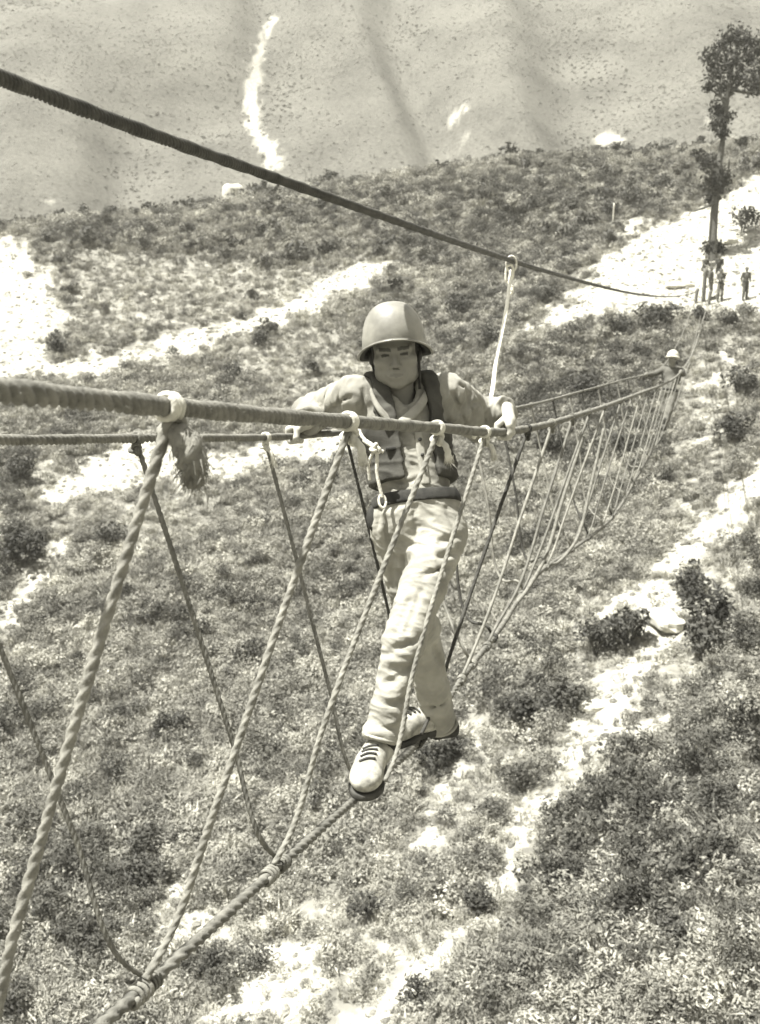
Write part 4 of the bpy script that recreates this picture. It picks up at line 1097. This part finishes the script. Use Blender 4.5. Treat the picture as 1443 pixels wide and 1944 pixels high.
    rf = FOOT.at(3.20); boot(rf + np.array([.008, -.085, .042]), rf + np.array([.052, .145, .05]), P(731, 1412, 3.27), np.array([0, -.1, 1.0]))
    rb = FOOT.at(3.82); boot(rb + np.array([-.13, -.08, .03]), rb + np.array([.09, .06, .05]), P(833, 1384, 3.86), np.array([0, 0, 1.0]))
    # steel helmet
    HO = hp(0, -.012, .022); nu = 64; prof = []
    for t in np.linspace(0.01, 1, 26):
        a = t * math.pi / 2; prof.append((math.sin(a) ** .78 * .1135, math.cos(a) ** .98 * .156, 0))
    for t in (.25, .5, .75, 1.0): prof.append((.1135 + .019 * t ** 1.6, -.004 * t, t))
    def shell(off):
        V = []
        for (r_, z_, t) in prof:
            for i in range(nu):
                th = 2 * math.pi * i / nu; cx_, cy_ = math.sin(th), math.cos(th)      # th=0: front
                drop = -.028 + .046 * (cy_ if cy_ > 0 else cy_ * .15) ** 1 if cy_ > 0 else -.028 + .004 * cy_
                low = max(0, 1 - z_ / .10); rr_ = r_ - off
                yy = cy_ * rr_ * (1.20 if cy_ < 0 else 1.16) + (.012 * t if cy_ > .2 else 0) * cy_
                V.append(HO + fx * (cx_ * rr_) + fy * yy + fz * (z_ - off * (1 if z_ > .03 else .2) + drop * low ** 2 + cy_ * rr_ * .13))
        V.append(HO + fz * (.1562 - off)); F = []
        m_ = len(prof)
        for j in range(m_ - 1):
            for i in range(nu): F.append((j*nu+i, (j+1)*nu+i, (j+1)*nu+(i+1) % nu, j*nu+(i+1) % nu))
        for i in range(nu): F.append((m_ * nu, i, (i+1) % nu))
        return np.array(V), F
    V, F = shell(0.0); hm = mesh_obj('helmet', V, F, HELM, root)
    so = hm.modifiers.new('thick', 'SOLIDIFY'); so.thickness = .0025; so.offset = -1
    V, F = shell(.007); mesh_obj('liner', V, F, LINER, hm)
    rim = np.array(shell(0.0)[0])[(len(prof)-1)*nu:len(prof)*nu]; rim = np.concatenate([rim, rim[:1]])
    V, F = rope_geo(rim, .0028, 3, step=.006, sides=8, amp=0); mesh_obj('rim', V, F, HELM, hm)
    V, F = rope_geo([hp(.082, .012, .0), hp(.080, .030, -.05), hp(.078, .038, -.10), hp(.074, .03, -.128)], .005, 3, step=.01, sides=7, amp=0); mesh_obj('chin_strap', V, F, BELT, hm)
    V, F = rope_geo([hp(-.082, .0, -.01), hp(-.078, .02, -.06), hp(-.05, .05, -.11)], .004, 3, step=.01, sides=7, amp=0); mesh_obj('chin_strap', V, F, BELT, hm)
    # chest sling of pale rope with a snap link
    sling = empty('rope_sling', P(724, 950, 3.36)); tag(sling, 'pale rope sling knotted at the soldier\'s chest with a snap link at his belt', 'rope')
    for nm, pts, r_ in (('rope', [P(676, 800, 3.40), P(690, 832, 3.37), P(712, 850, 3.35), P(716, 900, 3.35), P(726, 945, 3.35)], .0065),
                        ('rope', [P(690, 836, 3.36), P(704, 846, 3.35), P(728, 858, 3.36)], .0065), ('rope', [P(712, 852, 3.35), P(700, 880, 3.36), P(702, 912, 3.37)], .006)):
        V, F = rope_geo(pts, r_, 3, r_ * 7, step=.004, sides=10, amp=.25); mesh_obj(nm, V, F, ROPE_PALE, sling)
    V, F = rope_geo(knot_pts(P(713, 852, 3.345), .016, ey), .0065, 3, .05, step=.005, sides=9, amp=.2); mesh_obj('knot', V, F, ROPE_PALE, sling)
    t_ = np.linspace(0, 2 * np.pi, 24); cl = P(726, 952, 3.35)
    V, F = rope_geo(np.array([cl + ex * .012 * math.cos(a) + ez * (.022 * math.sin(a)) for a in t_]), .0045, 3, step=.005, sides=8, amp=0); mesh_obj('snap_link', V, F, STEEL, sling)
    # safety line up to the cable
    zc = 5.48; top = CABLE.at(zc); sl = empty('safety_line', P(925, 790, 3.92)); tag(sl, 'pale safety line from the overhead cable down behind the soldier\'s arm', 'rope')
    a = top + np.array([0, 0, -.055]); b = P(926, 775, 3.95); c_ = P(900, 830, 3.75)
    V, F = rope_geo([a, a * .66 + b * .34 + np.array([.008, 0, -.004]), a * .3 + b * .7 + np.array([.0, 0, -.01]), b, c_], .0095, 3, .07, step=.006, sides=12, amp=.22); mesh_obj('rope', V, F, ROPE_WHITE, sl)
    V, F = rope_geo(coil_pts(a + np.array([0, 0, -.10]), b - a, .012, 5, .10, 0, 16), .006, 3, step=.007, sides=8, amp=0); mesh_obj('whipping', V, F, ROPE_WHITE, sl)
    lp = [a + np.array([-.03, 0, -.01]), a + np.array([-.022, 0, .025]), a + np.array([0, 0, .032]), a + np.array([.012, 0, .0]), a + np.array([0, 0, -.05]), a + np.array([-.02, 0, -.06]), a + np.array([-.03, 0, -.01])]
    V, F = rope_geo(lp, .006, 3, step=.006, sides=8, amp=0); mesh_obj('loop', V, F, ROPE_WHITE, sl)
    ct = CABLE.tan(zc); sd_ = unit(np.cross(ct, upv))
    V, F = rope_geo(np.array([top + np.array([0, 0, -.018]) + sd_ * .026 * math.cos(t) + np.array([0, 0, .042 * math.sin(t)]) + ct * .012 * math.cos(t) for t in t_]), .0058, 3, step=.006, sides=8, amp=0); mesh_obj('snap_link', V, F, STEEL, sl)
soldier()

# ------------------------------------------------------------------ the other men
def small_man(feet, hip, chest, head, hands, face, label, tones, hat, res=.014, kneeoff=0.0):
    """feet/hands: pairs of points; face: direction looked in"""
    feet = [np.asarray(f, float) for f in feet]; base = (feet[0] + feet[1]) / 2
    f = unit(face); up = unit(head - hip); s = unit(np.cross(f, up)); ax = np.stack([s, f, up])
    sh = [chest + s * k * .17 + up * .13 for k in (-1, 1)]; hj = [hip + s * k * .085 for k in (-1, 1)]
    el = [(a + b) / 2 + np.array([0, 0, -.05]) - f * .06 + s * k * .04 for a, b, k in zip(sh, hands, (-1, 1))]
    kn = [(a + b) / 2 + f * (.05 + kneeoff) for a, b in zip(hj, feet)]
    def body(p):
        ds = [ell(p, head, ax, (.075, .095, .11)), ell(p, head + f * .09 - up * .02, ax, (.014, .022, .02)), rc(p, chest + up * .12, head - up * .06, .055, .05), rc(p, hip, chest, .11, .12)]
        for k in (0, 1):
            ds += [rc(p, sh[k], el[k], .045, .038), rc(p, el[k], hands[k], .036, .026), ell(p, hands[k], ax, (.035, .035, .05)), rc(p, hj[k], kn[k], .075, .05), rc(p, kn[k], feet[k] + np.array([0, 0, .06]), .05, .035)]
        return umin(ds, .02)
    al = np.array([base, head, *hands, *feet, *sh])
    lo, hi = al.min(0) - .2, al.max(0) + .26
    V, F = sdf_mesh(body, lo, hi, res); root = mesh_obj('person', V, F, SKIN, origin=base); tag(root, label, 'person')
    a_ = root.data.attributes.new('tone', 'FLOAT', 'POINT'); a_.data.foreach_set('value', np.ones(len(V), np.float32))
    def shirt(p):
        ds = [ell(p, chest, ax, (.185, .125, .20)), rc(p, hip + up * .05, chest, .125, .13), rc(p, sh[0], sh[1], .07)]
        for k in (0, 1): ds += [rc(p, sh[k], el[k], .066, .056), rc(p, el[k], el[k] * .25 + hands[k] * .75, .056, .045)]
        return smax(umin(ds, .03), -((p - hip) @ up - .02), .01)
    def trs(p):
        ds = [ell(p, hip, ax, (.165, .125, .13))]
        for k in (0, 1): ds += [rc(p, hj[k], kn[k], .095, .075), rc(p, kn[k], feet[k] + np.array([0, 0, .08]), .075, .06)]
        return smax(umin(ds, .025), (p - hip) @ up - .07, .01)
    for nm, fn, t in (('shirt', shirt, tones[0]), ('trousers', trs, tones[1])):
        V, F = sdf_mesh(fn, lo, hi, res); mesh_obj(nm, wrinkle(V, F, .012, [(hip, chest), (sh[0], el[0]), (sh[1], el[1]), (hj[0], feet[0]), (hj[1], feet[1])], [], len(label), 1.0, (12, 5)), F, mat('cotton_%d' % int(t * 100), t, t * 1.25, scale=8, rough=.95), root)
    V, F = sdf_mesh(lambda p: smax(umin([ell(p, hip + up * .06, ax, (.18, .14, .06))], .02), np.abs((p - hip) @ up - .06) - .03, .01), lo, hi, res); mesh_obj('belt', V, F, BELT, root)
    for k in (0, 1):
        V, F = sdf_mesh(lambda p: smax(umin([ell(p, feet[k] + f * .05 + np.array([0, 0, .04]), ax, (.05, .14, .05)), rc(p, feet[k] + np.array([0, 0, .05]), feet[k] + np.array([0, 0, .2]), .05)], .03), -(p[:, 2] - feet[k][2] + .005), .01), feet[k] - .3, feet[k] + .35, res); mesh_obj('boot', V, F, RUBBER, root)
    if hat == 'helmet':
        V, F = sdf_mesh(lambda p: smax(smin(ell(p, head + up * .035, ax, (.118, .138, .135)), smax(ell(p, head + up * .02, ax, (.14, .165, .05)), np.abs((p - head) @ up - .02) - .012, .01), .02), -((p - head) @ up - .005), .006), head - .3, head + .3, .010); mesh_obj('helmet', V, F, mat('pale_helmet_paint', .45, .55, scale=5, rough=.5), root)
    else:
        V, F = sdf_mesh(lambda p: umin([smax(ell(p, head + up * .05, ax, (.09, .11, .09)), -((p - head) @ up - .04), .01), smax(ell(p, head + f * .11 + up * .045, ax, (.07, .08, .02)), -((p - head) @ f), .01)], .01), head - .3, head + .3, .010); mesh_obj('cap', V, F, mat('cap_cloth', .06, .09, scale=10, rough=.9), root)
    return root
Zs = 19.6; ft = FOOT.at(Zs); fd = -FOOT.tan(Zs); side_ = unit(np.cross(fd, [0, 0, 1.0]))
up3 = np.array([0, 0, 1.0])
hn, hf = NEAR.at(Zs - .3), FAR.at(Zs - .2)
hd2 = P(1277, 681, Zs); ch2 = hd2 - up3 * .36 - fd * .02; hp2 = (ft + up3 * .80) * .5 + (ch2 - up3 * .40) * .5
small_man([ft + fd * .18 + up3 * .02, ft - fd * .2 + up3 * .02], hp2, ch2, hd2, sorted([hf, hn], key=lambda q: q @ side_), fd,
          'second soldier in a pale helmet far along the rope bridge', (.08, .11), 'helmet')
def stander(px, py, hgt, turn, label, tones, hat, arms, lean=0.0):
    b = cast(px, py); f = unit(np.array([math.sin(turn), -math.cos(turn), 0])); s = unit(np.cross(f, up3)); k = hgt / 1.7
    hip = b + up3 * .9 * k; chest = b + up3 * 1.25 * k + f * lean * .5; head = b + up3 * 1.58 * k + f * lean
    hands = [chest + s * q * (.26 + a[0]) + f * a[1] + up3 * (a[2] - .42) for q, a in zip((-1, 1), arms)]
    small_man([b - s * .10, b + s * .11 + f * .05], hip, chest, head, hands, f, label, tones, hat)
stander(1347, 566, 1.66, .9, 'standing man left of the trio at the clearing, half turned away', (.09, .12), 'cap', ((0, .05, 0), (0, .12, .1)))
stander(1366, 572, 1.70, -.2, 'middle standing man of the trio under the tree, arms folded', (.06, .10), 'cap', ((-.2, .2, .3), (-.2, .2, .26)))
stander(1413, 570, 1.72, .1, 'standing man alone at the right of the trio, hands on hips', (.09, .07), 'cap', ((-.02, .02, .14), (-.02, .02, .14)))
def seated(px, py, turn, label, tones):
    b = cast(px, py); f = unit(np.array([math.sin(turn), -math.cos(turn), 0])); s = unit(np.cross(f, up3))
    hip = b + up3 * .28; chest = hip + up3 * .36 + f * .08; head = chest + up3 * .34 + f * .05
    feet = [b + f * .42 - s * .14, b + f * .42 + s * .14]; hands = [b + f * .36 + up3 * .45 + s * q for q in (-.16, .16)]
    small_man(feet, hip, chest, head, hands, f, label, tones, 'cap', kneeoff=.12)
seated(1335, 521, .5, 'squatting man behind the trio, left of the tree foot', (.08, .07))
seated(1364, 520, -.3, 'dark squatting man right behind the middle standing man', (.045, .05))

# ------------------------------------------------------------------ summer haze in the valley air
def haze():
    x0, x1, y0, y1, z0, z1 = -410, 410, -410, 410, -62, 185
    V = [(x, y, z) for x in (x0, x1) for y in (y0, y1) for z in (z0, z1)]
    F = [(0, 1, 3, 2), (4, 6, 7, 5), (0, 4, 5, 1), (2, 3, 7, 6), (0, 2, 6, 4), (1, 5, 7, 3)]
    m = bpy.data.materials.new('valley_haze'); m.use_nodes = True; n = m.node_tree.nodes; n.clear()
    out = n.new('ShaderNodeOutputMaterial'); v = n.new('ShaderNodeVolumePrincipled')
    v.inputs['Density'].default_value = HAZE; v.inputs['Color'].default_value = S(.95)
    v.inputs['Anisotropy'].default_value = .2
    m.node_tree.links.new(v.outputs[0], out.inputs['Volume'])
    tag(mesh_obj('haze', V, F, m, smooth=False), 'thin pale haze in the valley air', None, None, 'stuff')
HAZE = .0007
haze()
